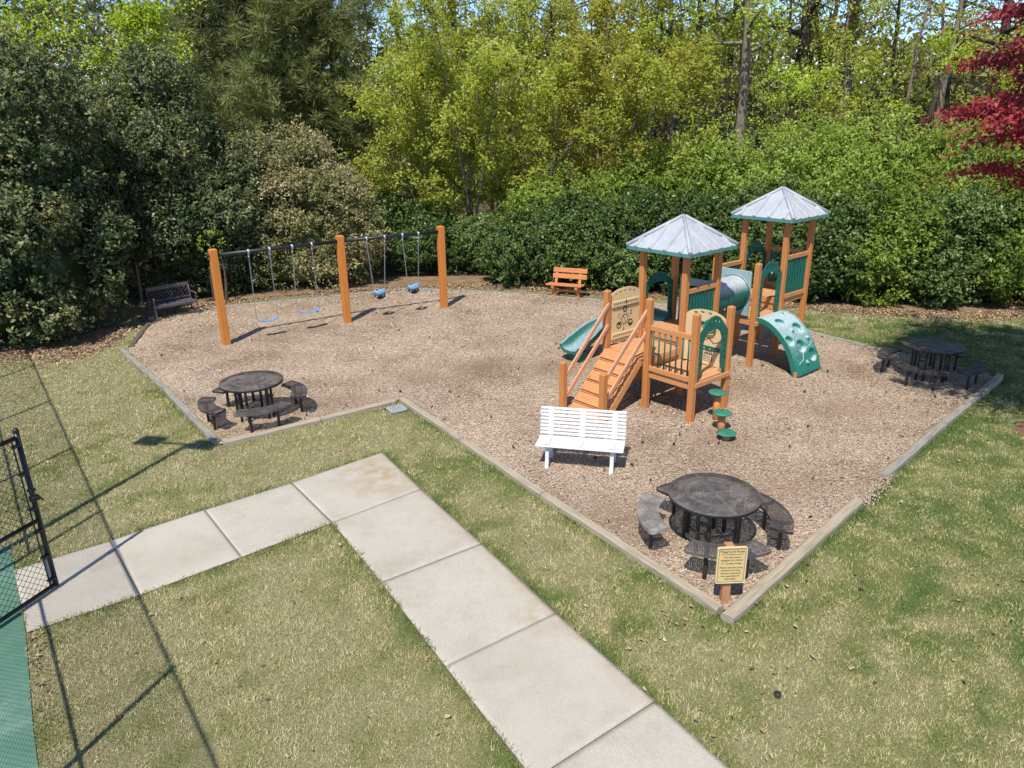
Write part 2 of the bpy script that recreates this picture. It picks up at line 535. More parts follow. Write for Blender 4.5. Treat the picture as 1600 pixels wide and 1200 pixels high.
COURT = [(-6.75, 8.55), (-6.43, 8.13), (-5.99, 7.53), (-5.50, 6.85), (-4.58, 5.47), (-2.6, 2.6), (-14, -6), (-22, 4), (-10.8, 13.9)]
COURT = [(-6.85, 8.68), (-6.43, 8.13), (-5.99, 7.53), (-5.50, 6.85), (-4.58, 5.47), (-1.2, 0.7), (-9, -6), (-24, 10), (-19, 16), (-7.9, 8.6)]
# the foot line of the planting that rings the playground
PLANT = [(-30, 15.5), (-14.5, 17.3), (-12.8, 17.65), (-11.3, 17.84), (-10.6, 18.1), (-10.85, 20.6), (-9.6, 22.6), (-8.23, 23.37), (-5.55, 24.39), (-2.1, 24.8), (-0.8, 24.83),
         (1.1, 24.1), (4.1, 22.92), (8.73, 21.3), (10.85, 20.4), (12.5, 20.0), (14.3, 20.0), (30, 19.0)]
WOODS = PLANT + [(40, 19), (40, 90), (-40, 90), (-40, 15.5)]

def greenness(x, y):
    g = fbm(x, y, 0.6) * 0.6 + fbm(x, y, 3.0) * 1.35 - 0.55
    g = g + np.clip((x - 3.5) / 18, -0.35, 0.15)
    d = np.minimum(edge_dist(BED, x, y), edge_dist(WALK, x, y) + 0.05)
    dn = d * (0.7 + 0.9 * fbm(x, y, 3.0))
    g = g + 0.75 * np.clip(1 - dn / 0.26, 0, 1)
    g = g - 0.5 * np.clip(1 - edge_dist(PLANT, x, y, False) / 1.6, 0, 1)
    return np.clip(g, 0, 1)

# ------------------------------------------------------------------ ground sheets
def sheet(name, x0, x1, y0, y1, step, z, mat, keep=None, zf=None, attr=None, smooth=True):
    xs = np.arange(x0, x1 + step / 2, step); ys = np.arange(y0, y1 + step / 2, step)
    X, Y = np.meshgrid(xs, ys)
    nx, ny = len(xs), len(ys)
    Z = np.full(X.shape, z) if zf is None else zf(X, Y)
    idx = np.arange(nx * ny).reshape(ny, nx)
    F = np.stack([idx[:-1, :-1], idx[:-1, 1:], idx[1:, 1:], idx[1:, :-1]], -1).reshape(-1, 4)
    if keep is not None:
        cx = (X[:-1, :-1] + step / 2).ravel(); cy = (Y[:-1, :-1] + step / 2).ravel()
        F = F[keep(cx, cy)]
    V = np.stack([X.ravel(), Y.ravel(), Z.ravel()], -1)
    A = {k: fn(V[:, 0], V[:, 1]) for k, fn in (attr or {}).items()}
    return structure(np_mesh(name, V, F, mat, A, smooth=smooth))

MT['ground'] = plain('woodland_floor', (0.115, 0.08, 0.05), 0.95, 0.35, 3, bumpd=0.03, spec=0.1)
g = MB().add([Vector((-900, -900, -0.03)), Vector((900, -900, -0.03)), Vector((900, 900, -0.03)), Vector((-900, 900, -0.03))], [(0, 1, 2, 3)]).build('ground', MT['ground'])
structure(g)
GRASS_COLS = [(0.50, 0.44, 0.235), (0.37, 0.345, 0.145), (0.20, 0.23, 0.078), (0.092, 0.148, 0.040)]
MT['lawn'] = attr_mat('dormant_lawn', [(0.25, 0.22, 0.115), (0.20, 0.19, 0.08), (0.125, 0.145, 0.044), (0.06, 0.105, 0.024)], 0.95, 0.1, 'g', [0, 0.32, 0.62, 1.0], fine=45)
sheet('lawn', -22, 24, 0, 26, 0.2, 0, MT['lawn'], attr={'g': greenness}, zf=lambda X, Y: 0.012 * (fbm(X, Y, 0.7) - 0.5))

def worn(X, Y):
    w = np.zeros(np.shape(X))
    for x, y, rx, ry in ((-6.3, 18.7, 1.0, 0.6), (-5.3, 19.5, 1.0, 0.6), (-3.7, 20.6, 0.7, 0.6), (-2.8, 21.1, 0.7, 0.6), (-0.6, 16.0, 1.6, 1.0), (1.0, 15.9, 0.9, 0.8), (-3.5, 14.0, 1.4, 0.6), (-2.0, 15.2, 1.6, 0.8),
                         (1.0, 12.4, 1.0, 0.8), (4.8, 14.4, 0.9, 0.7), (3.6, 11.6, 0.8, 0.8), (1.3, 9.2, 1.2, 0.8), (3.9, 10.0, 1.2, 0.6), (6.2, 13.2, 1.3, 0.6)):
        w = np.maximum(w, np.clip(1.25 - np.hypot((X - x) / rx, (Y - y) / ry) - 0.7 * (fbm(X, Y, 1.6) - 0.5), 0, 1))
    return w
def bed_z(X, Y):
    z = 0.045 + 0.05 * (fbm(X, Y, 0.9) - 0.5) + 0.02 * (fbm(X, Y, 4.0) - 0.5) - 0.022 * worn(X, Y)
    return z
def mulch_mat():
    m, t, b = new_mat('wood_chip_mulch')
    tc = N(t, 'ShaderNodeTexCoord')
    vo = N(t, 'ShaderNodeTexVoronoi'); vo.inputs['Scale'].default_value = 55
    mp = N(t, 'ShaderNodeMapping')
    n0 = noise(t, 9, 2)
    va = mix(t, 0.06, tc.outputs['Object'], n0.outputs['Color'])
    t.links.new(va, vo.inputs['Vector'])
    r = ramp(t, [(0.0, (0.15, 0.105, 0.07)), (0.3, (0.28, 0.205, 0.14)), (0.6, (0.38, 0.295, 0.212)), (0.85, (0.46, 0.38, 0.295)), (1.0, (0.54, 0.49, 0.43))])
    sx = N(t, 'ShaderNodeSeparateColor')
    t.links.new(vo.outputs['Color'], sx.inputs[0])
    t.links.new(sx.outputs[0], r.inputs[0])
    n1 = noise(t, 0.55, 5, 0.65)
    r1 = ramp(t, [(0.33, (0.66, 0.60, 0.54)), (0.5, (0.95, 0.92, 0.9)), (0.68, (1.12, 1.08, 1.06))], n1.outputs[0])
    c = mix(t, 1.0, r.outputs[0], r1.outputs[0], 'MULTIPLY')
    c = mix(t, 1.0, c, (1.2, 1.18, 1.15), 'MULTIPLY')
    wa = N(t, 'ShaderNodeAttribute', attribute_name='worn')       # scuffed, finer, browner where feet drag
    c = mix(t, wa.outputs['Fac'], c, mix(t, 0.5, c, (0.22, 0.145, 0.095)))
    t.links.new(c, b.inputs['Base Color'])
    b.inputs['Roughness'].default_value = 0.95
    b.inputs['Specular IOR Level'].default_value = 0.12
    bump(t, b, vo.outputs['Distance'], 0.8, 0.02)
    return m
MT['mulch'] = mulch_mat()
bed_keep = lambda x, y: inside(BED, x, y)
sheet('mulch_bed', -10.8, 10.6, 6.8, 24.6, 0.08, 0.04, MT['mulch'], keep=bed_keep, zf=bed_z, attr={'worn': worn})
MT['chips'] = attr_mat('loose_wood_chips', [(0.07, 0.046, 0.032), (0.32, 0.228, 0.15), (0.46, 0.356, 0.245), (0.54, 0.445, 0.335), (0.60, 0.545, 0.475)], 0.9, 0.12, positions=[0, 0.25, 0.55, 0.82, 1])

def flat_bits(name, x, y, z, L, W, v, mat, tilt=0.35, kind='stuff', curl=0.0):
    n = len(x)
    th = rng.random(n) * 2 * PI
    ax = np.stack([np.cos(th), np.sin(th), rng.normal(0, tilt, n)], -1); ax = nrm(ax)
    up = nrm(np.stack([rng.normal(0, tilt, n), rng.normal(0, tilt, n), np.ones(n)], -1))
    sd = nrm(np.cross(up, ax))
    c = np.stack([x, y, z], -1)
    L = np.broadcast_to(L, n)[:, None] / 2; W = np.broadcast_to(W, n)[:, None] / 2
    k = up * (curl * W)
    V = np.stack([c - ax * L - sd * W * 0.7, c + ax * L * 0.9 - sd * W + k, c + ax * L + sd * W * 0.8, c - ax * L * 0.85 + sd * W + k], 1).reshape(-1, 3)
    V[:, 2] = np.maximum(V[:, 2], 0.003 if kind else -9)
    o = np_mesh(name, V, np.arange(4 * n).reshape(-1, 4), mat, {'v': np.repeat(v, 4)})
    o['kind'] = 'stuff'
    return o

def scatter(poly, dens, x0, x1, y0, y1):
    n = int((x1 - x0) * (y1 - y0) * dens)
    x = rng.uniform(x0, x1, n); y = rng.uniform(y0, y1, n)
    k = inside(poly, x, y)
    return x[k], y[k]
px_, py_ = [], []
for (y0, y1, dn) in ((6.8, 11, 1500), (11, 15, 850), (15, 25, 400)):
    a, b = scatter(BED, dn, -10.6, 10.5, y0, y1)
    px_.append(a); py_.append(b)
cx, cy = np.concatenate(px_), np.concatenate(py_)
k = rng.random(len(cx)) < (0.35 + 0.9 * fbm(cx, cy, 0.8)) * (1 - 0.75 * worn(cx, cy))
cx, cy = cx[k], cy[k]
tt_ = rng.random(700); e0_, e1_ = np.array([5.0, 9.44]), np.array([5.88, 10.33])
ex_ = e0_[0] + (e1_[0] - e0_[0]) * tt_ + rng.normal(0.03, 0.06, 700); ey_ = e0_[1] + (e1_[1] - e0_[1]) * tt_ + rng.normal(-0.03, 0.06, 700)
cx, cy = np.concatenate([cx, ex_]), np.concatenate([cy, ey_])
n = len(cx)
far = 1 + np.clip((cy - 10) / 14, 0, 1) * 0.5
vv = np.clip(rng.normal(0.56, 0.22, n) + (fbm(cx, cy, 0.6) - 0.5) * 0.6, 0, 1)
flat_bits('wood_chips', cx, cy, bed_z(cx, cy) + 0.008 + rng.random(n) * 0.012, rng.uniform(0.014, 0.046, n) * far, rng.uniform(0.006, 0.015, n) * far, vv, MT['chips'], 0.3)

# ------------------------------------------------------------------ sidewalk and court
walk = bpy.data.objects.new('sidewalk', None); C.objects.link(walk); structure(walk)
def shrink(poly, d):
    c = np.mean(poly, 0)
    out = []
    n = len(poly)
    for i in range(n):
        a = np.array(poly[i - 1]); b = np.array(poly[i]); e = np.array(poly[(i + 1) % n])
        u = (a - b) / np.linalg.norm(a - b); v = (e - b) / np.linalg.norm(e - b)
        s = abs(u[0] * v[1] - u[1] * v[0])
        out.append(tuple(b + (u + v) * d / max(s, 0.3)))
    return out
def slab(poly, jit):
    q = [Vector((*p, 0)) for p in shrink(poly, 0.0045)]
    n = 28
    V, st = [], []
    for j in range(n + 1):
        for i in range(n + 1):
            a, b = i / n, j / n
            p = q[0] * (1 - a) * (1 - b) + q[1] * a * (1 - b) + q[2] * a * b + q[3] * (1 - a) * b
            edge = min(i, j, n - i, n - j) == 0
            V.append((p.x, p.y, 0.028 + jit - (0.006 if edge else 0)))
    idx = np.arange((n + 1) ** 2).reshape(n + 1, n + 1)
    F = np.stack([idx[:-1, :-1], idx[:-1, 1:], idx[1:, 1:], idx[1:, :-1]], -1).reshape(-1, 4).tolist()
    ring = [idx[0, i] for i in range(n)] + [idx[i, n] for i in range(n)] + [idx[n, n - i] for i in range(n)] + [idx[n - i, 0] for i in range(n)]
    b = len(V)
    for r in ring: V.append((V[r][0], V[r][1], -0.05))
    m = len(ring)
    F += [(int(ring[i]), b + i, b + (i + 1) % m, int(ring[(i + 1) % m])) for i in range(m)]
    V = np.array(V)
    X, Y = V[:, 0], V[:, 1]
    st = 1.15 * np.clip(1 - np.hypot(X + 2.05, (Y - 10.75)) / 0.95, 0, 1) ** 0.6
    st = np.maximum(st, 0.8 * np.clip(1 - edge_dist([(-2.24, 11.5), (-1.43, 10.14), (-0.44, 8.56), (0.46, 7.06), (1.34, 5.68)], X, Y, False) / 0.22, 0, 1))
    st = np.maximum(st, 0.9 * np.clip(1 - np.hypot((X - 0.3), (Y - 6.95)) / 0.45, 0, 1))
    o = np_mesh('concrete_slab', V, np.array(F), MT['concrete'], {'stain': st}, walk)
for i, p in enumerate(SLABS):
    slab(p, 0.004 * math.sin(i * 2.3))
jm = MB()
for p in SLABS: jm.prism(shrink(p, -0.004), -0.06, 0.016)
MT['joint'] = plain('tan_joint_filler', (0.17, 0.13, 0.09), 0.95, 0.3, 12)
jo = jm.build('joint_filler', MT['joint'], walk)
court = MB().prism(COURT[::-1] if False else COURT, -0.04, 0.012).build('tennis_court', MT['court'])
structure(court)

# ------------------------------------------------------------------ grass blades
def blades():
    X, Y = [], []
    for (x0, x1, y0, y1, dn) in ((-8, 9, 3.6, 7.5, 5200), (-10, 11, 7.5, 10, 4000), (-11.5, 13, 10, 13, 2700), (-14, 15, 13, 17, 1600), (-15, 17, 17, 21, 900)):
        n = int((x1 - x0) * (y1 - y0) * dn)
        x = rng.uniform(x0, x1, n); y = rng.uniform(y0, y1, n)
        k = ((np.abs(x) < 0.74 * (y * 0.94 + 1.8) + 0.4) | ((np.abs(x) < 0.74 * (y * 0.94 + 1.8) + 3.2) & (rng.random(n) < 0.45))) & ~inside(BED, x, y) & (~inside(WALK, x, y) | (edge_dist(WALK, x, y) < 0.05 * vnoise(x, y, 4.0) - 0.012)) & ~inside(COURT, x, y) & ~inside(WOODS, x, y)
        k &= ~((x > -2.47) & (x < -2.13) & (y > 13.3) & (y < 13.66))
        X.append(x[k]); Y.append(y[k])
    x, y = np.concatenate(X), np.concatenate(Y)
    d = np.minimum(edge_dist(BED, x, y), edge_dist(WALK, x, y) + 0.03)
    keep = ((d > 0.035) | inside(WALK, x, y)) & (rng.random(len(x)) < 0.25 + 0.75 * fbm(x, y, 2.5) + 0.35 * vnoise(x, y, 9.0))
    x, y, d = x[keep], y[keep], d[keep]
    n = len(x)
    dist = np.hypot(x, y)
    g = greenness(x, y)
    tall = 1 + 0.55 * np.clip(1 - d / 0.3, 0, 1)
    tuft = vnoise(x, y, 7.0) + 0.7 * vnoise(x, y, 17.0) - 0.85
    h = rng.uniform(0.016, 0.036, n) * tall * (1 + 0.7 * tuft)
    wd = rng.uniform(0.0026, 0.0050, n) * (0.6 + dist / 12.0)
    th = rng.random(n) * 2 * PI
    lean = rng.uniform(0.2, 1.3, n) * h
    th2 = th + rng.normal(0, 1.2, n)
    p = np.stack([x, y, np.where(inside(WALK, x, y), 0.012, 0.0)], -1)
    h = np.where(inside(WALK, x, y), h + 0.02, h)
    s = np.stack([np.cos(th), np.sin(th), np.zeros(n)], -1) * wd[:, None]
    tip = p + np.stack([np.cos(th2 + PI / 2) * lean, np.sin(th2 + PI / 2) * lean, h], -1)
    V = np.stack([p - s, p + s, tip], 1).reshape(-1, 3)
    v = np.clip(g * 0.9 + 0.06 - tuft * 0.62 + rng.normal(0.03, 0.30, n), 0, 1)
    o = np_mesh('grass', V, np.arange(3 * n).reshape(-1, 3), MT['blade'], {'v': np.repeat(v, 3)})
    o['kind'] = 'stuff'
MT['blade'] = attr_mat('grass_blades', GRASS_COLS, 0.8, 0.15, 'v', [0, 0.32, 0.62, 1.0])
blades()

# fallen leaves on the lawn and under the hedge
MT['dead_leaf'] = attr_mat('dead_leaves', [(0.11, 0.065, 0.038), (0.26, 0.15, 0.08), (0.40, 0.27, 0.155), (0.52, 0.40, 0.27)], 0.8, 0.2)
def litter():
    X, Y, S = [], [], []
    n = 1700                                              # strays on the lawn
    x = rng.uniform(-11, 12, n); y = rng.uniform(4.5, 20, n)
    k = ~inside(BED, x, y) & ~inside(WOODS, x, y) & ~inside(COURT, x, y) & (~inside(WALK, x, y) | (rng.random(n) < 0.04)) & (rng.random(n) < 0.25 + 0.5 * fbm(x, y, 0.5))
    X.append(x[k]); Y.append(y[k])
    n = 300
    x = rng.normal(2.2, 0.9, n); y = rng.normal(6.9, 1.0, n); k = ~inside(BED, x, y) & ~inside(WALK, x, y) & (rng.random(n) < 0.3)
    X.append(x[k]); Y.append(y[k])
    n = 22000                                             # the band at the foot of the planting
    t = rng.random(n) * (len(PLANT) - 1); i = t.astype(int); f = t - i
    P = np.array(PLANT); q = P[i] * (1 - f)[:, None] + P[i + 1] * f[:, None]
    off = rng.gamma(1.6, 0.3, n)
    x, y = q[:, 0] + rng.normal(0, 0.15, n), q[:, 1] - off + 0.25
    dens = np.where((x > 6.2) | (x < -9) | (np.abs(x + 4) < 2.2), 1.0, 0.6)
    k = (rng.random(n) < dens) & (np.abs(x) < 17)
    X.append(x[k]); Y.append(y[k])
    n = 45                                               # along the court edge
    t = rng.random(n)
    X.append(-5.5 + t * 0.92 + 0.06 + rng.normal(0, 0.05, n)); Y.append(6.85 - t * 1.38 + 0.05 + rng.normal(0, 0.05, n))
    n = 60
    X.append(rng.normal(-2.42, 0.1, n)); Y.append(rng.normal(13.55, 0.08, n))
    n = 600                                               # cones and leaves in the bed
    x = rng.uniform(-10, 10.2, n); y = rng.uniform(7.5, 24, n)
    k = inside(BED, x, y)
    xb, yb = x[k], y[k]
    x, y = np.concatenate(X), np.concatenate(Y)
    inb = inside(BED, x, y)
    z = np.where(inb, bed_z(x, y) + 0.03, 0.03 + rng.random(len(x)) * 0.02)
    z = np.where(inside(WALK, x, y), 0.045, z)
    L = rng.uniform(0.025, 0.06, len(x)) * np.where(y > 15, 1.1, 1)
    o = flat_bits('fallen_leaves', x, y, z, L, L * rng.uniform(0.4, 0.75, len(x)), np.clip(rng.normal(0.5, 0.32, len(x)), 0, 1), MT['dead_leaf'], 0.35, curl=0.6)
    L = rng.uniform(0.03, 0.075, len(xb))
    flat_bits('dark_bark_bits', xb, yb, bed_z(xb, yb) + 0.035, L, L * 0.6, np.clip(rng.normal(0.0, 0.12, len(xb)), 0, 1), MT['bits'], 0.5, curl=0.5)
MT['bits'] = attr_mat('dark_bits', [(0.035, 0.022, 0.016), (0.11, 0.06, 0.035), (0.3, 0.12, 0.05)], 0.9, 0.1)
litter()

def litter_mat():
    m, t, b = new_mat('leaf_litter_floor')
    n1 = noise(t, 26, 4, 0.7); n2 = noise(t, 2.0, 4, 0.6)
    r = ramp(t, [(0.3, (0.10, 0.065, 0.04)), (0.5, (0.25, 0.17, 0.10)), (0.7, (0.40, 0.29, 0.18))], n1.outputs[0])
    r2 = ramp(t, [(0.3, (0.7, 0.66, 0.6)), (0.7, (1.1, 1.08, 1.05))], n2.outputs[0])
    t.links.new(mix(t, 1.0, r.outputs[0], r2.outputs[0], 'MULTIPLY'), b.inputs['Base Color'])
    b.inputs['Roughness'].default_value = 0.95
    b.inputs['Specular IOR Level'].default_value = 0.1
    bump(t, b, n1.outputs[0], 0.7, 0.03)
    return m
MT['litter'] = litter_mat()
FLOOR = [(a, b - (0.35 if a > 6 else 0.05) - 0.15 * math.sin(a * 1.7)) for a, b in PLANT] + [(30, 27), (-30, 27)]
sheet('planting_bed', -20, 20, 15, 26.6, 0.16, 0.02, MT['litter'], keep=lambda x, y: inside(FLOOR, x, y + 0.35 * (fbm(x, y, 1.5) - 0.5)) & ~inside(BED, x, y), zf=lambda X, Y: 0.022 + 0.03 * (fbm(X, Y, 2.5) - 0.5))

# ------------------------------------------------------------------ timber edging
edging = thing('timber_edging', 'weathered grey landscape timbers laid end to end round the mulch bed', 'edging')
def timber(a, b, m='timber', zt=0.095, wd=0.125, h=0.16, drop=0.0):
    a = Vector((*a, 0)); b = Vector((*b, 0)); L = (b - a).length
    k = max(2, int(L / 0.35))
    mb = MB(); vs = []
    dr = (b - a).normalized(); sd = Vector((-dr.y, dr.x, 0))
    # local along x so that the grain runs with the timber
    for i in range(k + 1):
        x = L * i / k
        wob = random.gauss(0, 0.004); wz = random.gauss(0, 0.003) - drop * i / k
        hw = wd / 2
        for (yy, zz) in ((-hw, zt - h), (-hw, zt - 0.02), (-hw + 0.02, zt), (hw - 0.02, zt), (hw, zt - 0.02), (hw, zt - h)):
            vs.append(Vector((x, yy + wob, zz + wz + random.gauss(0, 0.0015))))
    fs = [(i * 6 + j, i * 6 + (j + 1) % 6, (i + 1) * 6 + (j + 1) % 6, (i + 1) * 6 + j) for i in range(k) for j in range(6)]
    fs += [tuple(range(6)), tuple(k * 6 + j for j in reversed(range(6)))]
    mb.add(vs, fs)
    o = mb.build('timber', MT[m], edging, loc=a)
    o.rotation_euler = (0, 0, math.atan2(dr.y, dr.x))
def run(pts, m, **kw):
    for a, b in zip(pts[:-1], pts[1:]):
        e = (np.array(b) - np.array(a)); e = e / np.linalg.norm(e) * 0.008
        timber(tuple(np.array(a) + e), tuple(np.array(b) - e), m, **kw)
run([(-9.78, 17.76), (-7.42, 14.84), (-5.24, 11.94)], 'timber_grey')
run([(-5.12, 11.90), (-3.65, 12.92), (-2.36, 13.84)], 'timber')
run([(-2.24, 13.98), (-0.9, 11.88), (0.44, 9.82), (2.345, 7.02)], 'timber')
run([(2.36, 6.86), (5.0, 9.46)], 'timber', wd=0.15)
run([(5.72, 10.22), (7.75, 12.2), (9.48, 13.83)], 'timber_grey', wd=0.135)
run([(9.42, 13.76), (10.33, 14.66)], 'timber', zt=0.135, wd=0.14)
run([(10.2, 14.82), (9.17, 16.24), (8.78, 16.82), (7.89, 18.17), (6.93, 19.72)], 'timber_grey', zt=0.078)
run([(6.85, 19.8), (4.73, 21.52), (2.81, 22.24), (1.07, 23.07), (-0.79, 23.68), (-2.07, 24.06), (-3.40, 24.46), (-5.26, 23.63), (-6.49, 23.08), (-9.04, 22.23), (-10.35, 21.45)], 'timber_grey', zt=0.078)
run([(-10.5, 21.3), (-10.42, 20.72)], 'timber_grey', zt=0.13)
run([(-10.36, 20.55), (-9.66, 17.95)], 'timber_dark', zt=0.09)

# ------------------------------------------------------------------ playset
S = 1.055; K = 1.509; T0 = 2 * S + K
play = thing('playset', 'orange post playset with two grey roofed towers, tube, ramp and green climbers', 'playset', (3.27, 12.542, 0), rad(40.51))
def post(u, v, top, parent=play, w_=0.118, m='orange'):
    mb = MB()
    h = w_ / 2
    vs = [Vector((u + x, v + y, z)) for z in (-0.1, top - 0.02) for x, y in ((-h, -h), (h, -h), (h, h), (-h, h))]
    q = h - 0.022
    vs += [Vector((u + x, v + y, top)) for x, y in ((-q, -q), (q, -q), (q, q), (-q, q))]
    fs = [(3, 2, 1, 0), (8, 9, 10, 11)]
    for r in (0, 4):
        fs += [(r + i, r + (i + 1) % 4, r + 4 + (i + 1) % 4, r + 4 + i) for i in range(4)]
    mb.add(vs, fs)
    return mb.build('post', MT[m], parent, bevel=0.009)
for u, v, z in ((0, 0, 2.10), (S, 0, 2.06), (0, S, 2.20), (0, 2 * S, 2.19), (S, S, 2.96), (S, 2 * S, 2.96), (2 * S, 2 * S, 2.96), (2 * S, S, 2.96),
                (T0, S, 2.37), (T0, 2 * S, 2.37), (T0 + S, S, 3.25), (T0 + S, 2 * S, 3.25), (T0 + 2 * S, 2 * S, 3.25), (T0 + 2 * S, S, 3.25)):
    post(u, v, z)

def deck(u0, v0, z, n=8):
    fr = MB()
    hz = 0.11
    e = 0.006
    for a, b in (((u0 + .06, v0 + .02), (u0 + S - .06, v0 + .02)), ((u0 + .06, v0 + S - .02), (u0 + S - .06, v0 + S - .02)),
                 ((u0 + .02, v0 + .06), (u0 + .02, v0 + S - .06)), ((u0 + S - .02, v0 + .06), (u0 + S - .02, v0 + S - .06))):
        fr.bar((*a, z - 0.032 - hz / 2), (*b, z - 0.032 - hz / 2), 0.038, hz)
    d = fr.build('deck', MT['orange_h'], play, bevel=0.005)
    wv = (S - 0.015) / n
    for i in range(n):
        MB().box((u0 + S / 2, v0 + 0.0075 + wv * (i + 0.5), z - 0.015 + random.gauss(0, 0.0008)), (S - (0.13 if i in (0, n - 1) else 0.004), wv - 0.009, 0.03)).build('plank', MT['deck'], d, bevel=0.004)
deck(0, 0, 0.80)
deck(0, S, 1.03)
deck(S, S, 1.25)
deck(T0, S, 1.12)
deck(T0 + S, S, 1.42)
# step fascias between the levels
for (a, b, z0, z1) in (((0.06, S + .045), (S - .06, S + .045), 0.80, 0.89), ((S + .045, S + .06), (S + .045, 2 * S - .06), 1.03, 1.11), ((T0 + S + .045, S + .06), (T0 + S + .045, 2 * S - .06), 1.13, 1.27)):
    MB().bar((*a, (z0 + z1) / 2 + 0.002), (*b, (z0 + z1) / 2 + 0.002), 0.03, z1 - z0).build('riser', MT['orange_h'], play, bevel=0.004)
# deck front board
MB().bar((0.0, -0.062, 0.76), (S + 0.02, -0.062, 0.76), 0.045, 0.09).build('front_board', MT['orange_h'], play, bevel=0.006)
MB().bar((T0 - 0.05, S - 0.085, 1.04), (T0 + S, S - 0.085, 1.04), 0.04, 0.09).build('front_board', MT['orange_h'], play, bevel=0.006)

def rail_panel(p, q, z0, z1, nbar, rb=0.016, hr=0.10, flat=False, mbar='green', zb0=None):
    """two rails and the bars between them"""
    p, q = Vector((*p, 0)), Vector((*q, 0))
    d = (q - p); L = d.length; d.normalize()
    pa = p + d * 0.062; qa = q - d * 0.062
    b = MB().bar((pa.x, pa.y, z1 - hr / 2), (qa.x, qa.y, z1 - hr / 2), 0.065, hr).build('guard_rail', MT['orange_h'], play, bevel=0.007)
    MB().bar((pa.x, pa.y, z0 + hr / 2), (qa.x, qa.y, z0 + hr / 2), 0.065, hr).build('bottom_rail', MT['orange_h'], b, bevel=0.007)
    for i in range(nbar):
        t = (i + 0.5) / nbar
        c = pa.lerp(qa, t)
        if flat:
            MB().box((c.x, c.y, (z0 + z1) / 2), (0.055 * abs(d.x) + 0.03 * abs(d.y), 0.055 * abs(d.y) + 0.03 * abs(d.x), z1 - z0 - 2 * hr - 0.004)).build('baluster', MT[mbar], b, bevel=0.004)
        else:
            MB().tube([(c.x, c.y, z0 + hr - 0.01), (c.x, c.y, z1 - hr + 0.01)], rb, 8).build('baluster', MT[mbar], b)
rail_panel((0, 0), (0, S), 0.805, 1.70, 7)
rail_panel((S, S), (2 * S, S), 1.26, 2.19, 9, flat=True)
rail_panel((T0 + S, S), (T0 + 2 * S, S), 1.40, 2.39, 8, flat=True)
rail_panel((T0 + 2 * S, S), (T0 + 2 * S, 2 * S), 1.43, 2.39, 8, flat=True)
rail_panel((T0, 2 * S), (T0 + S, 2 * S), 1.14, 2.19, 8, flat=True)

def arc(cx, cy, rx, ry, a0, a1, n):
    return [(cx + rx * math.cos(rad(a0 + (a1 - a0) * i / n)), cy + ry * math.sin(rad(a0 + (a1 - a0) * i / n))) for i in range(n + 1)]
def oval(cx, cy, rx, ry, n=10, rot=0):
    return [(cx + rx * math.cos(2 * PI * i / n) * math.cos(rot) - ry * math.sin(2 * PI * i / n) * math.sin(rot),
             cy + rx * math.cos(2 * PI * i / n) * math.sin(rot) + ry * math.sin(2 * PI * i / n) * math.cos(rot)) for i in range(n)]

def arch_panel(o, ax, z0, zs, zt, name='arch_panel', w_=0.93, leg=0.175, solid=False, foot=0.0):
    """green doorway plate: straight legs, arched head, small cut-outs all round"""
    hw = w_ / 2
    hd = zt - zs
    out = [(-hw, z0), (-hw, zs)] + [(-hw * 0.62, zs + hd * 0.56), (-hw * 0.38, zs + hd * 0.86), (-hw * 0.2, zs + hd * 0.97), (0, zt), (hw * 0.2, zs + hd * 0.97), (hw * 0.38, zs + hd * 0.86), (hw * 0.62, zs + hd * 0.56)] + [(hw, zs), (hw, z0)]
    iw = hw - leg
    zi = zs - 0.10
    hi = hd * 0.58
    inn = [(hw - leg * 0.45, z0), (iw, z0 + 0.22), (iw, zi), (iw * 0.80, zi + hi * 0.55), (iw * 0.5, zi + hi * 0.88), (0, zi + hi), (-iw * 0.5, zi + hi * 0.88), (-iw * 0.80, zi + hi * 0.55), (-iw, zi), (-iw, z0 + 0.22), (-hw + leg * 0.45, z0)]
    outline = out + [(hw - 0.03, z0 - 0.0)][:0] + inn
    loops = [outline]
    for k_ in range(5):
        z = z0 + 0.27 + (zs - z0 - 0.36) * k_ / 4
        for sgn in (-1, 1):
            loops.append(oval(sgn * (hw - leg * 0.5), z, 0.022, 0.045, 8))
    for k_ in range(4):
        xx = (-0.36 + 0.24 * k_) * hw
        loops.append(oval(xx, zs + hd * (0.86 - 0.9 * (xx / hw) ** 2) - 0.045, 0.036, 0.020, 8, -xx * 1.2))
    return MB().panel(loops, o, ax, (0, 0, 1), 0.024).build(name, MT['green'], play)
arch_panel((S / 2, 0.0, 0), (1, 0, 0), 0.82, 1.62, 1.96)
arch_panel((T0 + S / 2, S, 0), (1, 0, 0), 1.10, 2.02, 2.35)
arch_panel((S * 1.5, 2 * S, 0), (1, 0, 0), 1.27, 2.08, 2.33, leg=0.12)
arch_panel((T0 + 1.5 * S, 2 * S, 0), (1, 0, 0), 1.44, 2.22, 2.54, leg=0.12)

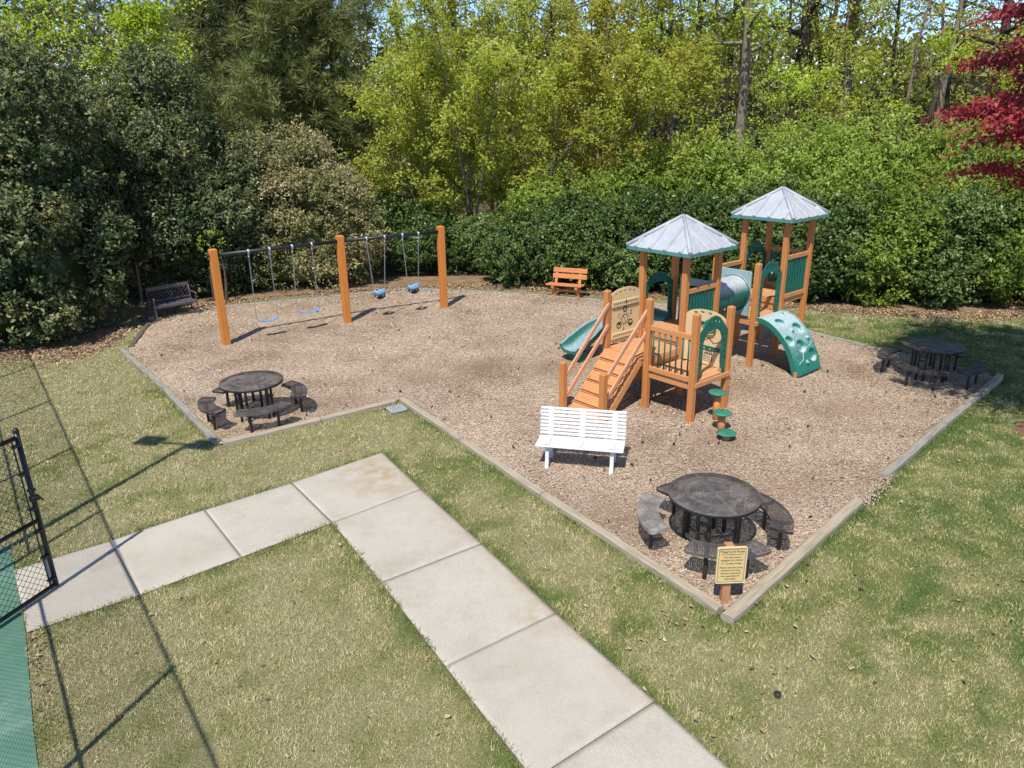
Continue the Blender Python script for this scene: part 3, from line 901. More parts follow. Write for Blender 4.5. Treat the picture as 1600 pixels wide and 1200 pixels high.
# cream clock panel on the ramp deck
def text_mesh(txt, size, extr, align='CENTER'):
    cu = bpy.data.curves.new('lettering', 'FONT')
    cu.body = txt; cu.size = size; cu.extrude = extr; cu.align_x = align; cu.align_y = 'CENTER'
    cu.resolution_u = 2
    ob = bpy.data.objects.new('lettering', cu)
    C.objects.link(ob)
    dg = bpy.context.evaluated_depsgraph_get()
    me = bpy.data.meshes.new_from_object(ob.evaluated_get(dg))
    bpy.data.objects.remove(ob)
    bpy.data.curves.remove(cu)
    return me
def lettering(txt, size, mat, parent, mtx, extr=0.002, name='lettering'):
    me = text_mesh(txt, size, extr)
    me.name = name
    me.materials.clear(); me.materials.append(mat)
    o = bpy.data.objects.new(name, me); C.objects.link(o)
    o.parent = parent
    o.matrix_local = mtx
    return o
def frame_mtx(o, ax, az):
    o, ax, az = Vector(o), Vector(ax).normalized(), Vector(az).normalized()
    n_ = ax.cross(az)
    m_ = Matrix.Identity(4)
    for i in range(3):
        m_[i][0], m_[i][1], m_[i][2], m_[i][3] = ax[i], az[i], n_[i], o[i]
    return m_
def ring2(mb, c, r0, r1, o, ax, az, off, n=20, th=0.004):
    o = Vector(o); ax = Vector(ax); az = Vector(az); nn = ax.cross(az).normalized()
    mb.panel([oval(c[0], c[1], r1, r1, n), oval(c[0], c[1], r0, r0, n)], o + nn * off, ax, az, th)
hw = 0.455
out = [(-hw, 1.06), (-hw, 2.0)] + arc(0, 2.0, hw, 0.17, 172, 8, 12) + [(hw, 2.0), (hw, 1.06)]
loops = [out]
for k_ in range(5):
    th = rad(130 - 80 * k_ / 4)
    loops.append(oval(math.cos(th) * hw * 0.92, 2.0 + math.sin(th) * 0.17 - 0.065, 0.042, 0.017, 8, (th - PI / 2) * 0.35))
CO, CX, CZ = (S / 2, 2 * S, 0), (1, 0, 0), (0, 0, 1)        # plate faces -v (towards the camera)
clock = MB().panel(loops, CO, CX, CZ, 0.022).build('clock_panel', MT['cream'], play)
for zb in (1.86, 1.20):
    MB().box((S / 2, 2 * S - 0.022, zb), (0.82, 0.02, 0.13)).build('raised_bar', MT['cream'], clock, bevel=0.006)
    d = MB()
    for i in range(13): d.panel([oval(-0.34 + 0.68 * i / 12, zb + 0.012, 0.014, 0.02, 6, 0.6)], (S / 2, 2 * S - 0.034, 0), CX, CZ, 0.004)
    d.bar((S / 2 - 0.40, 2 * S - 0.034, zb - 0.062), (S / 2 + 0.40, 2 * S - 0.034, zb - 0.062), 0.004, 0.012)
    o_ = d.build('bead_slots', MT['dark_print'], clock); o_['kind'] = 'stuff'
cl = MB()
zc = 1.515
ring2(cl, (0, zc), 0.088, 0.100, CO, CX, CZ, 0.013)
ring2(cl, (0, zc + 0.21), 0.036, 0.062, CO, CX, CZ, 0.013)
for sx_ in (-1, 1):
    cx_, cz_ = sx_ * 0.175, zc - 0.10
    ring2(cl, (cx_, cz_), 0.050, 0.072, CO, CX, CZ, 0.013)
    cl.panel([oval(cx_, cz_ - 0.02 * sx_, 0.045, 0.018, 10)], (S / 2, 2 * S - 0.013, 0), CX, CZ, 0.004)
for i in range(12):
    a_ = rad(30 * i + 15)
    cl.panel([oval(math.cos(a_) * 0.135, zc + math.sin(a_) * 0.135, 0.006, 0.022, 5, a_ + PI / 2)], (S / 2, 2 * S - 0.013, 0), CX, CZ, 0.004)
cl.panel([[(-0.004, zc - 0.02), (0.005, zc - 0.02), (0.055, zc - 0.08), (0.04, zc - 0.085)]], (S / 2, 2 * S - 0.013, 0), CX, CZ, 0.004)
cl.panel([[(-0.05, zc + 0.07), (-0.035, zc + 0.075), (0.005, zc + 0.0), (-0.005, zc - 0.005)]], (S / 2, 2 * S - 0.013, 0), CX, CZ, 0.004)
cl.build('clock_face', MT['dark_print'], clock)
for tx, a_, b_, sz in (('1', -0.185, zc + 0.10, 0.13), ('2', 0.18, zc + 0.115, 0.13), ('3', -0.03, zc - 0.215, 0.11), ('6', 0.0, 1.885, 0.12)):
    lettering(tx, sz, MT['dark_print'], clock, frame_mtx((S / 2 + a_, 2 * S - 0.0125 - (0.024 if tx == '6' else 0), b_), CX, CZ), name='numeral')

# cream play panel between the front deck and the tower
hw = 0.455
out = [(-hw, 0.82), (-hw, 1.72)] + arc(0, 1.72, hw, 0.17, 172, 8, 12) + [(hw, 1.72), (hw, 0.82)]
loops = [out]
for k_ in range(4):
    th = rad(125 - 70 * k_ / 3)
    loops.append(oval(math.cos(th) * hw * 0.92, 1.72 + math.sin(th) * 0.17 - 0.055, 0.05, 0.02, 8, (th - PI / 2) * 0.35))
loops.append([(-0.30, 1.52), (-0.30, 1.66), (-0.02, 1.66), (-0.02, 1.52)][::-1])
PO, PX = (S, S / 2, 0), (0, -1, 0)          # faces -u
house_p = MB().panel(loops, PO, PX, CZ, 0.022).build('cream_play_panel', MT['cream'], play)
hp = MB()
o_in = Vector((S - 0.014, S / 2, 0))
for a_, b_ in (((-0.36, 1.20), (0.0, 1.30)), ((0.0, 1.30), (0.10, 1.36)), ((0.10, 1.36), (0.22, 1.27)), ((0.22, 1.27), (0.36, 1.33)), ((-0.05, 1.18), (0.36, 1.16)),
               ((0.02, 0.90), (0.02, 1.05)), ((0.02, 1.05), (0.20, 1.05)), ((0.20, 1.05), (0.20, 0.90))):
    p_ = o_in + Vector((0, -a_[0], a_[1])); q_ = o_in + Vector((0, -b_[0], b_[1]))
    hp.bar(p_, q_, 0.006, 0.014, up=(1, 0, 0) if abs(b_[1] - a_[1]) < 2 else (0, 0, 1))
for i in range(3):
    for j in range(4):
        hp.panel([oval(0.05 + 0.045 * i, 0.90 + 0.035 * j, 0.014, 0.010, 6)], (S - 0.013, S / 2, 0), PX, CZ, 0.004)
ring2(hp, (0.08, 1.085), 0.022, 0.034, PO, PX, CZ, 0.013, 12)
ring2(hp, (0.16, 1.085), 0.022, 0.034, PO, PX, CZ, 0.013, 12)
hp.build('line_drawing', MT['dark_print'], house_p)
bandp = MB().panel([[(-0.12, 1.115), (0.36, 1.115), (0.36, 1.20), (-0.12, 1.20)], oval(0.0, 1.158, 0.05, 0.022, 10), oval(0.14, 1.158, 0.035, 0.024, 10), oval(0.27, 1.158, 0.03, 0.024, 10)],
                   (S - 0.018, S / 2, 0), PX, CZ, 0.012).build('green_band', MT['green'], house_p)
wheel = MB()
wheel.tube([(S - 0.07, S / 2 - 0.14 + 0.12 * math.cos(t * PI / 10), 1.60 + 0.12 * math.sin(t * PI / 10)) for t in range(21)], 0.022, 8, False)
wheel.tube([(S - 0.07, S / 2 - 0.26, 1.60), (S - 0.07, S / 2 - 0.02, 1.60)], 0.016, 6)
wheel.tube([(S - 0.07, S / 2 - 0.14, 1.60), (S - 0.01, S / 2 - 0.14, 1.60)], 0.02, 6)
wheel.build('steering_wheel', MT['green_disc'], house_p)

# roofs
def roof(u, v, ze, za, hwid):
    mb = MB()
    A = Vector((u, v, za))
    co_ = [Vector((u + sx * hwid, v + sy * hwid, ze)) for sx, sy in ((-1, -1), (1, -1), (1, 1), (-1, 1))]
    lo = [Vector((u + sx * (hwid - 0.05), v + sy * (hwid - 0.05), ze - 0.005)) for sx, sy in ((-1, -1), (1, -1), (1, 1), (-1, 1))]
    mb.add(co_ + [A], [(0, 1, 4), (1, 2, 4), (2, 3, 4), (3, 0, 4)])
    mb.add(lo + [A - Vector((0, 0, 0.05))], [(1, 0, 4), (2, 1, 4), (3, 2, 4), (0, 3, 4)])
    r_ = mb.build('roof', MT['roof'], play)
    H = za - ze
    sk = MB()
    for i in range(4):
        a, b = co_[i], co_[(i + 1) % 4]
        d = (b - a).normalized(); nn = Vector((d.y, -d.x, 0))
        sk.add([a + nn * 0.004, b + nn * 0.004, b + nn * 0.004 - Vector((0, 0, 0.068)), a + nn * 0.004 - Vector((0, 0, 0.068)),
                a - nn * 0.02, b - nn * 0.02, b - nn * 0.02 - Vector((0, 0, 0.068)), a - nn * 0.02 - Vector((0, 0, 0.068))],
               [(0, 1, 2, 3), (5, 4, 7, 6), (3, 2, 6, 7), (0, 4, 5, 1)])
        for k_ in range(4):                               # rib ends show on the edge
            o_ = (k_ - 1.5) * hwid * 2 / 4.3
            c_ = (a + b) / 2 + d * o_ + nn * 0.012 - Vector((0, 0, 0.035))
            R_ = Matrix((d, nn, Vector((0, 0, 1)))).transposed()
            sk.box(c_, (0.055, 0.03, 0.07), R_)
    sk.build('roof_edge', MT['roof_trim'], r_)
    for i in range(4):
        a, b = co_[i], co_[(i + 1) % 4]
        d = (b - a).normalized(); nn = Vector((d.y, -d.x, 0))
        mid = (a + b) / 2
        slope = (A - mid)
        for k_ in range(4):
            o_ = (k_ - 1.5) * hwid * 2 / 4.3
            t = 1 - abs(o_) / hwid - 0.03
            p0 = mid + d * o_ + nn * 0.012
            p1 = mid + d * o_ + slope * t
            up_ = slope.normalized().cross(d); up_ = up_ if up_.z > 0 else -up_
            x = (p1 - p0).normalized()
            w0, w1, hh = 0.04, 0.022, 0.034
            vs = []
            for p_ in (p0, p1):
                vs += [p_ - d * w0, p_ - d * w1 + up_ * hh, p_ + d * w1 + up_ * hh, p_ + d * w0]
            MB().add(vs, [(0, 1, 5, 4), (1, 2, 6, 5), (2, 3, 7, 6), (3, 2, 1, 0), (4, 5, 6, 7)]).build('roof_rib', MT['roof'], r_)
        MB().tube([a + Vector((0, 0, 0.01)), A.lerp(a, 0.02) + Vector((0, 0, 0.012))], [0.045, 0.035], 6).build('hip_cap', MT['roof'], r_)
roof(1.5 * S, 1.5 * S, 2.935, 3.515, S / 2 + 0.248)
roof(T0 + 1.5 * S, 1.5 * S, 3.225, 3.80, S / 2 + 0.248)

# ramp
rz = lambda x: 1.03 + 1.03 * (x + 0.16)
ra = Vector((-0.14, 0, rz(-0.14))); rb_ = Vector((-1.17, 0, rz(-1.17)))
dr = (rb_ - ra).normalized(); Lr = (rb_ - ra).length
rn = Vector((-dr.z, 0, dr.x)); rn = rn if rn.z > 0 else -rn
vL, vR = 2 * S - 0.09, S + 0.07
mbx = MB()
for vv_ in (vL - 0.02, vR + 0.02):
    p_ = ra + dr * 0.0 - rn * 0.09; q_ = rb_ + dr * 0.06 - rn * 0.09
    mbx.bar((p_.x, vv_, p_.z), (q_.x, vv_, q_.z), 0.045, 0.13, up=tuple(rn))
ramp_o = mbx.build('ramp', MT['orange_h'], play, bevel=0.006)
MT['ramp_board'] = plain('orange_ramp_board', (0.54, 0.235, 0.09), 0.65, 0.13, 3.0, stretch=(12, 1.2, 8))
Rr = Matrix((dr, Vector((0, 1, 0)) , dr.cross(Vector((0, 1, 0))))).transposed()
npl = 12; pw = (Lr + 0.02) / npl
for i in range(npl):
    c = ra + dr * (pw * (i + 0.5)) - rn * 0.014
    MB().box((c.x, (vL + vR) / 2, c.z), (pw - 0.012, vL - vR, 0.028), Rr).build('plank', MT['ramp_board'], ramp_o, bevel=0.003)
for i in range(6):
    c = ra + dr * (pw * (2 * i + 0.98) + 0.05) + rn * 0.020
    cm = MB().box((c.x, (vL + vR) / 2, c.z), (0.085, vL - vR - 0.04, 0.045), Rr).build('cleat', MT['ramp_board'], ramp_o, bevel=0.005)
bl = MB()
for i in range(6):
    c = ra + dr * (pw * (2 * i + 0.98) + 0.05) + rn * 0.042
    for vv_ in (vL - 0.08, vR + 0.08):
        bl.tube([(c.x, vv_, c.z - 0.006), (c.x + rn.x * .006, vv_, c.z + 0.002)], 0.011, 6)
b_o = bl.build('bolt_heads', MT['dark_rubber'], ramp_o); b_o['kind'] = 'stuff'
MB().bar((-0.075, vR, 1.018), (-0.075, vL, 1.018), 0.13, 0.035).build('ramp_lip', MT['orange_h'], ramp_o, bevel=0.006)
for v_, zt in ((2 * S - 0.02, 1.0), (S - 0.0, 1.02)):
    post(-1.22, v_, zt)
MT['rail_pink'] = plain('pale_orange_handrail', (0.54, 0.27, 0.15), 0.5, 0.1, 3)
for v_, off in ((2 * S - 0.055, 0), (S + 0.03, 0.10)):
    for zz in (0, -0.43):
        p_ = Vector((-0.0, v_, 1.93 + zz + off * 0.6)); q_ = Vector((-1.17, v_, 0.72 + zz + off))
        MB().bar(p_, q_, 0.042, 0.085).build('handrail', MT['rail_pink'], play, bevel=0.008)

# crawl tube
tc_v, tc_z, tr_ = 1.575, 1.665, 0.375
tb = MB()
n_ = 32
us = np.linspace(2 * S + 0.02, T0 - 0.02, 15)
prof = [tr_ + (0.012 if i % 7 == 0 or i in (6, 8) else 0) for i in range(15)]
vs = []
for side in (0, 1):
    for i, u in enumerate(us):
        for j in range(n_):
            th = 2 * PI * j / n_
            r_ = prof[i] - side * 0.02
            vs.append(Vector((u, tc_v + r_ * math.cos(th), tc_z + r_ * math.sin(th))))
fs = []
for side in (0, 1):
    b0 = side * 15 * n_
    for i in range(14):
        for j in range(n_):
            q = (b0 + i * n_ + j, b0 + i * n_ + (j + 1) % n_, b0 + (i + 1) * n_ + (j + 1) % n_, b0 + (i + 1) * n_ + j)
            fs.append(q if side else q[::-1])
tb.add(vs, fs, True)
tube_o = tb.build('crawl_tube', MT['tube'], play)
for u in (2 * S + 0.03, T0 - 0.03):
    o_ = [(-0.40, -0.48), (0.40, -0.48), (0.40, 0.46), (0.36, 0.51), (-0.36, 0.51), (-0.40, 0.46)]
    ep = MB().panel([o_, oval(0, 0, tr_ - 0.01, tr_ - 0.01, 28)], (u, tc_v, tc_z), (0, 1, 0), (0, 0, 1), 0.05).build('tube_end_panel', MT['panel_faded'], tube_o, bevel=0.006)
    ringm = MB()
    sgn = -1 if u > 3 else 1
    ringm.tube([(u + sgn * 0.027, tc_v + 0.40 * math.cos(a_), tc_z + 0.40 * math.sin(a_)) for a_ in np.linspace(0, 2 * PI, 33)], 0.013, 6, False)
    ringm.build('tube_collar', MT['tube'], tube_o)
bt = MB()
for u_, a_ in ((2.75, -30), (3.1, -75), (2.45, -35)):
    bt.tube([(u_, tc_v - (tr_ + 0.004) * math.cos(rad(a_)), tc_z + (tr_ + 0.004) * math.sin(rad(a_))), (u_, tc_v - (tr_ + 0.02) * math.cos(rad(a_)), tc_z + (tr_ + 0.02) * math.sin(rad(a_)))], 0.028, 10)
bt.build('tube_bolt', MT['cream'], tube_o)

# curved rock climber
def climber():
    ctrl = np.array([(1.00, 1.165), (0.86, 1.165), (0.68, 1.11), (0.50, 1.00), (0.31, 0.83), (0.17, 0.65), (0.07, 0.46), (-0.02, 0.24), (-0.10, 0.0), (-0.115, -0.06)])
    tt = np.linspace(0, len(ctrl) - 1, 120)
    pv = np.interp(tt, np.arange(len(ctrl)), ctrl[:, 0]); pz = np.interp(tt, np.arange(len(ctrl)), ctrl[:, 1])
    for _ in range(16):
        pv[1:-1] = (pv[:-2] + 2 * pv[1:-1] + pv[2:]) / 4; pz[1:-1] = (pz[:-2] + 2 * pz[1:-1] + pz[2:]) / 4
    sl_ = np.concatenate([[0], np.cumsum(np.hypot(np.diff(pv), np.diff(pz)))])
    tv, tz = np.gradient(pv), np.gradient(pz)
    L = np.hypot(tv, tz); nv, nz = tz / L * 1.0, -tv / L
    sgn = np.sign(nz[5]); nv, nz = nv * sgn, nz * sgn
    nu = 72
    U = np.linspace(3.67, 4.65, nu)
    uu, ss = np.meshgrid(U, sl_)
    D = np.zeros_like(uu)
    for (cu, cs, r_, dp) in ((4.02, 0.40, 0.13, -0.07), (4.40, 0.66, 0.13, -0.07), (3.83, 0.88, 0.11, -0.065), (4.15, 1.07, 0.13, -0.07), (4.48, 1.33, 0.13, -0.07)):
        q = np.hypot(uu - cu, (ss - cs) * 1.1) / r_
        D += dp * (1 / (1 + np.exp((q - 1) * 16)))
    for (cu, cs, r_, dp) in ((4.42, 0.15, 0.06, 0.07), (4.12, 0.68, 0.06, 0.06), (4.50, 0.95, 0.06, 0.065), (4.18, 1.46, 0.06, 0.065)):
        q = np.hypot(uu - cu, ss - cs) / r_
        D += dp * np.clip(1 - q, 0, 1)
    V = np.stack([uu, pv[:, None] + D * nv[:, None], pz[:, None] + D * nz[:, None]], -1).reshape(-1, 3)
    n0 = len(V)
    idx = np.arange(n0).reshape(len(pv), nu)
    F = np.stack([idx[:-1, :-1], idx[:-1, 1:], idx[1:, 1:], idx[1:, :-1]], -1).reshape(-1, 4)
    body = np_mesh('rock_climber', V, F, MT['green_faded'], None, play, True)
    fl = MB()
    for u0 in (3.655, 4.64):
        vs = []
        for i in list(range(0, len(pv) - 1, 4)) + [len(pv) - 1]:
            for du in (0.0, 0.025):
                vs += [Vector((u0 + du, pv[i] + nv[i] * 0.012, pz[i] + nz[i] * 0.012)), Vector((u0 + du, pv[i] - nv[i] * 0.10, pz[i] - nz[i] * 0.10))]
        k = len(vs) // 4
        fs = []
        for i in range(k - 1):
            a, b = i * 4, (i + 1) * 4
            fs += [(a, b, b + 1, a + 1), (a + 2, a + 3, b + 3, b + 2), (a, a + 2, b + 2, b), (a + 1, b + 1, b + 3, a + 3)]
        fs += [(0, 1, 3, 2), (4 * k - 4, 4 * k - 2, 4 * k - 1, 4 * k - 3)]
        fl.add(vs, fs)
    fl.build('climber_flange', MT['green_faded'], body)
    pts = []
    for cu, cs in ((3.85, 1.43), (3.93, 1.40), (4.05, 1.37), (4.09, 1.28), (4.12, 1.21), (4.22, 1.20), (4.30, 1.14), (4.40, 1.12), (4.48, 1.10), (4.63, 1.03)):
        pts.append((cu, np.interp(cs, sl_, pv + nv * 0.003), np.interp(cs, sl_, pz + nz * 0.003)))
    MB().tube(pts, 0.006, 5).build('pale_crack', MT['crack'], body)
    MB().box((4.15, -0.12, 0.02), (0.96, 0.05, 0.09)).build('climber_foot', MT['dark_rubber'], body, bevel=0.006)
MT['crack'] = plain('bleached_crack', (0.55, 0.6, 0.58), 0.6, 0.1, 5)
climber()
MB().box((3.64, -0.05, 0.06), (0.045, 0.07, 0.2)).build('footing_stake', MT['orange'], play, bevel=0.006)

# slide
def slide():
    ctl = [(1.58, 2.14, 1.23), (1.72, 2.45, 1.20), (2.02, 2.75, 1.13), (2.25, 3.15, 1.02), (2.20, 3.60, 0.88), (1.96, 3.92, 0.72), (1.62, 4.05, 0.54), (1.32, 4.06, 0.38), (1.08, 4.06, 0.31), (0.92, 4.06, 0.31)]
    ctl = np.array(ctl)
    tt = np.linspace(0, len(ctl) - 1, 46)
    P = np.stack([np.interp(tt, np.arange(len(ctl)), ctl[:, i]) for i in range(3)], -1)
    for _ in range(8): P[1:-1] = (P[:-2] + 2 * P[1:-1] + P[2:]) / 4
    vs = []
    profo = [(-0.33, 0.20), (-0.30, 0.215), (-0.26, 0.20), (-0.22, 0.07), (-0.12, 0.012), (0, 0.0), (0.12, 0.012), (0.22, 0.07), (0.26, 0.20), (0.30, 0.215), (0.33, 0.20), (0.30, 0.03), (0.18, -0.06), (0, -0.07), (-0.18, -0.06), (-0.30, 0.03)]
    k = len(profo)
    for i in range(len(P)):
        t = Vector(P[min(i + 1, len(P) - 1)] - P[max(i - 1, 0)]); t.z = 0; t.normalize()
        sd = Vector((-t.y, t.x, 0))
        e = 1 - 0.5 * max(0, (i - 38) / 8)
        for a, b in profo:
            vs.append(Vector(P[i]) + sd * a + Vector((0, 0, b * (e if b > 0 else 1))))
    fs = [(i * k + j, i * k + (j + 1) % k, (i + 1) * k + (j + 1) % k, (i + 1) * k + j) for i in range(len(P) - 1) for j in range(k)]
    fs += [tuple(range(k)), tuple((len(P) - 1) * k + j for j in reversed(range(k)))]
    s_ = MB().add(vs, fs, True).build('curved_slide', MT['slide'], play)
    s_.data.set_sharp_from_angle(angle=rad(50))
    MB().box((1.2, 4.06, 0.14), (0.22, 0.42, 0.30)).build('slide_foot', MT['green'], s_, bevel=0.02)
    MB().tube([(2.15, 3.5, -0.1), (2.15, 3.5, 0.88)], 0.05, 8).build('slide_leg', MT['green'], s_)
slide()

# stepping pods, each on its own post
pg = 'green stepping pods'
pods = [((0.44, -0.26), 0.60, 'tallest green stepping disc on an orange post by the deck'), ((0.11, -0.60), 0.39, 'middle height green stepping disc on an orange post'), ((-0.15, -0.88), 0.165, 'lowest green stepping disc close to the mulch')]
ca_, sa_ = math.cos(rad(40.51)), math.sin(rad(40.51))
for (u, v), zt, lb in pods:
    x_ = 3.27 + u * ca_ - v * sa_; y_ = 12.542 + u * sa_ + v * ca_
    t = thing('stepping_pod', lb, 'stepping pod', (x_, y_, 0), rad(20), pg)
    MB().tube([(0, 0, -0.1), (0, 0, zt - 0.03)], 0.065, 14).build('post', MT['orange'], t)
    MB().lathe([(0.0, zt - 0.035), (0.15, zt - 0.035), (0.168, zt - 0.02), (0.168, zt - 0.006), (0.15, zt + 0.004), (0.0, zt + 0.006)], n=28).build('disc', MT['green_disc'], t)

# ------------------------------------------------------------------ swings
SP = [Vector((-7.32, 18.20, 0)), Vector((-4.61, 20.16, 0)), Vector((-2.01, 21.70, 0))]
swing = thing('swing_frame', 'swing frame of three thick orange posts joined by a black beam', 'swing frame', tuple(SP[1]), 0)
BZ = 2.31
for i, p in enumerate(SP):
    d = (SP[min(i + 1, 2)] - SP[max(i - 1, 0)]).normalized()
    o_ = post(0, 0, 2.47, swing, 0.185, 'swing_post')
    o_.location = p - SP[1]
    o_.rotation_euler = (0, 0, math.atan2(d.y, d.x))
for i in range(2):
    d = (SP[i + 1] - SP[i]).normalized()
    a = SP[i] - SP[1] + Vector((0, 0, BZ)) - d * (0.16 if i == 0 else 0.0); b = SP[i + 1] - SP[1] + Vector((0, 0, BZ)) + d * (0.02 if i == 0 else 0.0)
    MB().tube([a, b], 0.05, 14).build('beam', MT['black_steel'], swing)
def on_beam(i, t): return SP[i].lerp(SP[i + 1], t)
for i, ts in ((0, (0.257, 0.418, 0.597, 0.757)), (1, (0.248, 0.423, 0.601, 0.764))):
    for t in ts:
        p = on_beam(i, t) - SP[1]
        d = (SP[i + 1] - SP[i]).normalized()
        hg = MB().tube([p + Vector((0, 0, BZ)) - d * 0.028, p + Vector((0, 0, BZ)) + d * 0.028], 0.066, 12)
        hg.box(p + Vector((0, 0, BZ - 0.10)), (0.04, 0.04, 0.09))
        hg.build('chain_hanger', MT['galv'], swing)
def chain(p, q, parent, base):
    p, q = Vector(p) - base, Vector(q) - base
    L = (q - p).length; n_ = int(L / 0.042); d = (q - p).normalized()
    a = d.orthogonal().normalized(); b = d.cross(a)
    mb = MB()
    for i in range(n_):
        c = p + d * (L * (i + 0.5) / n_)
        sd, od = (a, b) if i % 2 else (b, a)
        for s_ in (-1, 1):
            mb.bar(c - d * 0.026 + sd * 0.010 * s_, c + d * 0.026 + sd * 0.010 * s_, 0.0065, 0.0065)
    o_ = mb.build('chain', MT['chain'], parent)
sg = 'flat blue belt swings'
for t0, t1, zs, s0, s1, lb in ((0.257, 0.418, 0.49, 0.25, 0.42, 'flat blue belt swing nearer the left end post'), (0.597, 0.757, 0.53, 0.58, 0.765, 'flat blue belt swing nearer the middle post')):
    c = on_beam(0, (s0 + s1) / 2)
    t = thing('belt_swing', lb, 'swing', (c.x, c.y, 0), 0, sg)
    base = Vector((c.x, c.y, 0))
    e0, e1 = on_beam(0, s0) + Vector((0, 0, zs + 0.05)), on_beam(0, s1) + Vector((0, 0, zs + 0.05))
    d = (e1 - e0).normalized(); sd = Vector((-d.y, d.x, 0))
    vs = []
    m_ = 12
    for i in range(m_ + 1):
        f = i / m_
        p = e0.lerp(e1, f) - base - Vector((0, 0, 0.085 * math.sin(PI * f) ** 0.8))
        hw = 0.075 if 0 < i < m_ else 0.05
        vs += [p - sd * hw + Vector((0, 0, .008)), p + sd * hw + Vector((0, 0, .008)), p + sd * hw - Vector((0, 0, .008)), p - sd * hw - Vector((0, 0, .008))]
    fs = [(i * 4 + j, i * 4 + (j + 1) % 4, i * 4 + 4 + (j + 1) % 4, i * 4 + 4 + j) for i in range(m_) for j in range(4)] + [(0, 1, 2, 3), (m_ * 4 + 3, m_ * 4 + 2, m_ * 4 + 1, m_ * 4)]
    MB().add(vs, fs).build('belt_seat', MT['blue'], t)
    chain(on_beam(0, t0) + Vector((0, 0, BZ - 0.14)), e0, t, base)
    chain(on_beam(0, t1) + Vector((0, 0, BZ - 0.14)), e1, t, base)
sg = 'blue toddler bucket swings'
for t0, t1, s0, s1, zs, lb in ((0.248, 0.423, 0.288, 0.383, 0.60, 'blue toddler bucket swing nearer the middle post'), (0.601, 0.764, 0.633, 0.733, 0.62, 'blue toddler bucket swing nearer the right end post')):
    c = on_beam(1, (s0 + s1) / 2)
    d = (SP[2] - SP[1]).normalized()
    t = thing('bucket_swing', lb, 'swing', (c.x, c.y, 0), math.atan2(d.y, d.x), sg)
    base = Vector((c.x, c.y, 0))
    # bucket: upper band, pinched crotch piece and leg holes between them
    up = MB()
    n_ = 20
    vs = []
    for z_, r_ in ((zs + 0.24, 0.165), (zs + 0.10, 0.16)):
        for inn in (0, 0.014):
            for j in range(n_):
                a = 2 * PI * j / n_
                dip = 0.03 * math.cos(2 * a) if z_ > zs + 0.2 else 0
                vs.append(Vector(((r_ - inn) * math.cos(a), (r_ - inn) * 0.82 * math.sin(a), z_ + dip)))
    fs = []
    for j in range(n_):
        k_ = (j + 1) % n_
        fs += [(j, k_, 2 * n_ + k_, 2 * n_ + j), (n_ + k_, n_ + j, 3 * n_ + j, 3 * n_ + k_), (k_, j, n_ + j, n_ + k_), (2 * n_ + j, 2 * n_ + k_, 3 * n_ + k_, 3 * n_ + j)]
    up.add(vs, fs, True)
    seat = up.build('bucket_seat', MT['blue'], t)
    lowr = MB()
    pf = [(-0.155, zs + 0.11), (-0.14, zs + 0.03), (-0.06, zs - 0.02), (0.06, zs - 0.02), (0.14, zs + 0.03), (0.155, zs + 0.11)]
    vs = []
    for a, z_ in pf:
        for y_ in (-0.055, 0.055): vs += [Vector((a, y_, z_)), Vector((a, y_, z_ + 0.02))]
    lowr.add(vs, [q for i in range(5) for q in ((i * 4, i * 4 + 4, i * 4 + 6, i * 4 + 2), (i * 4 + 1, i * 4 + 3, i * 4 + 7, i * 4 + 5), (i * 4, i * 4 + 1, i * 4 + 5, i * 4 + 4), (i * 4 + 2, i * 4 + 6, i * 4 + 7, i * 4 + 3))])
    for y_ in (-1, 1):
        lowr.bar((0, y_ * 0.13, zs + 0.12), (0, y_ * 0.05, zs - 0.01), 0.09, 0.018, up=(0, -y_, 0.5))
    lowr.build('seat_base', MT['dark_rubber'], seat)
    R_ = Matrix.Rotation(-math.atan2(d.y, d.x), 3, 'Z')
    for ta, sa, sx_ in ((t0, s0, -1), (t1, s1, 1)):
        p_ = R_ @ (on_beam(1, ta) + Vector((0, 0, BZ - 0.14)) - base)
        chain(p_, Vector((sx_ * 0.165, 0, zs + 0.25)), t, Vector((0, 0, 0)))

# ------------------------------------------------------------------ picnic tables and curved benches
TZ = 0.76
def round_table(loc, rz, lb):
    t = thing('round_table', lb, 'picnic table', loc, rz, 'round picnic tables')
    R_ = 0.585
    MB().lathe([(0.018, TZ - 0.004), (0.06, TZ), (0.3, TZ), (R_ - 0.015, TZ), (R_, TZ - 0.012)], n=64).build('tabletop', MT['perf_table'], t)
    MB().lathe([(R_, TZ - 0.012), (R_ + 0.003, TZ - 0.02), (R_, TZ - 0.055), (R_ - 0.03, TZ - 0.055), (R_ - 0.03, TZ - 0.012)], n=64).build('tabletop_rim', MT['brown_steel'], t)
    for i in range(4):
        a = i * PI / 2 + PI / 4
        c, s_ = math.cos(a), math.sin(a)
        for k_ in (-1, 1):
            x = 0.34 * c - k_ * 0.075 * s_; y = 0.34 * s_ + k_ * 0.075 * c
            MB().tube([(x, y, -0.05), (x, y, TZ - 0.01)], 0.026, 10).build('leg', MT['brown_steel'], t)
        MB().tube([(0.34 * c + 0.075 * s_, 0.34 * s_ - 0.075 * c, 0.46), (0.34 * c - 0.075 * s_, 0.34 * s_ + 0.075 * c, 0.46)], 0.014, 8).build('leg_brace', MT['brown_steel'], t)
        MB().tube([(0.34 * c, 0.34 * s_, TZ - 0.03), (0.0, 0.0, TZ - 0.03)], 0.02, 6).build('top_brace', MT['brown_steel'], t)
    return t
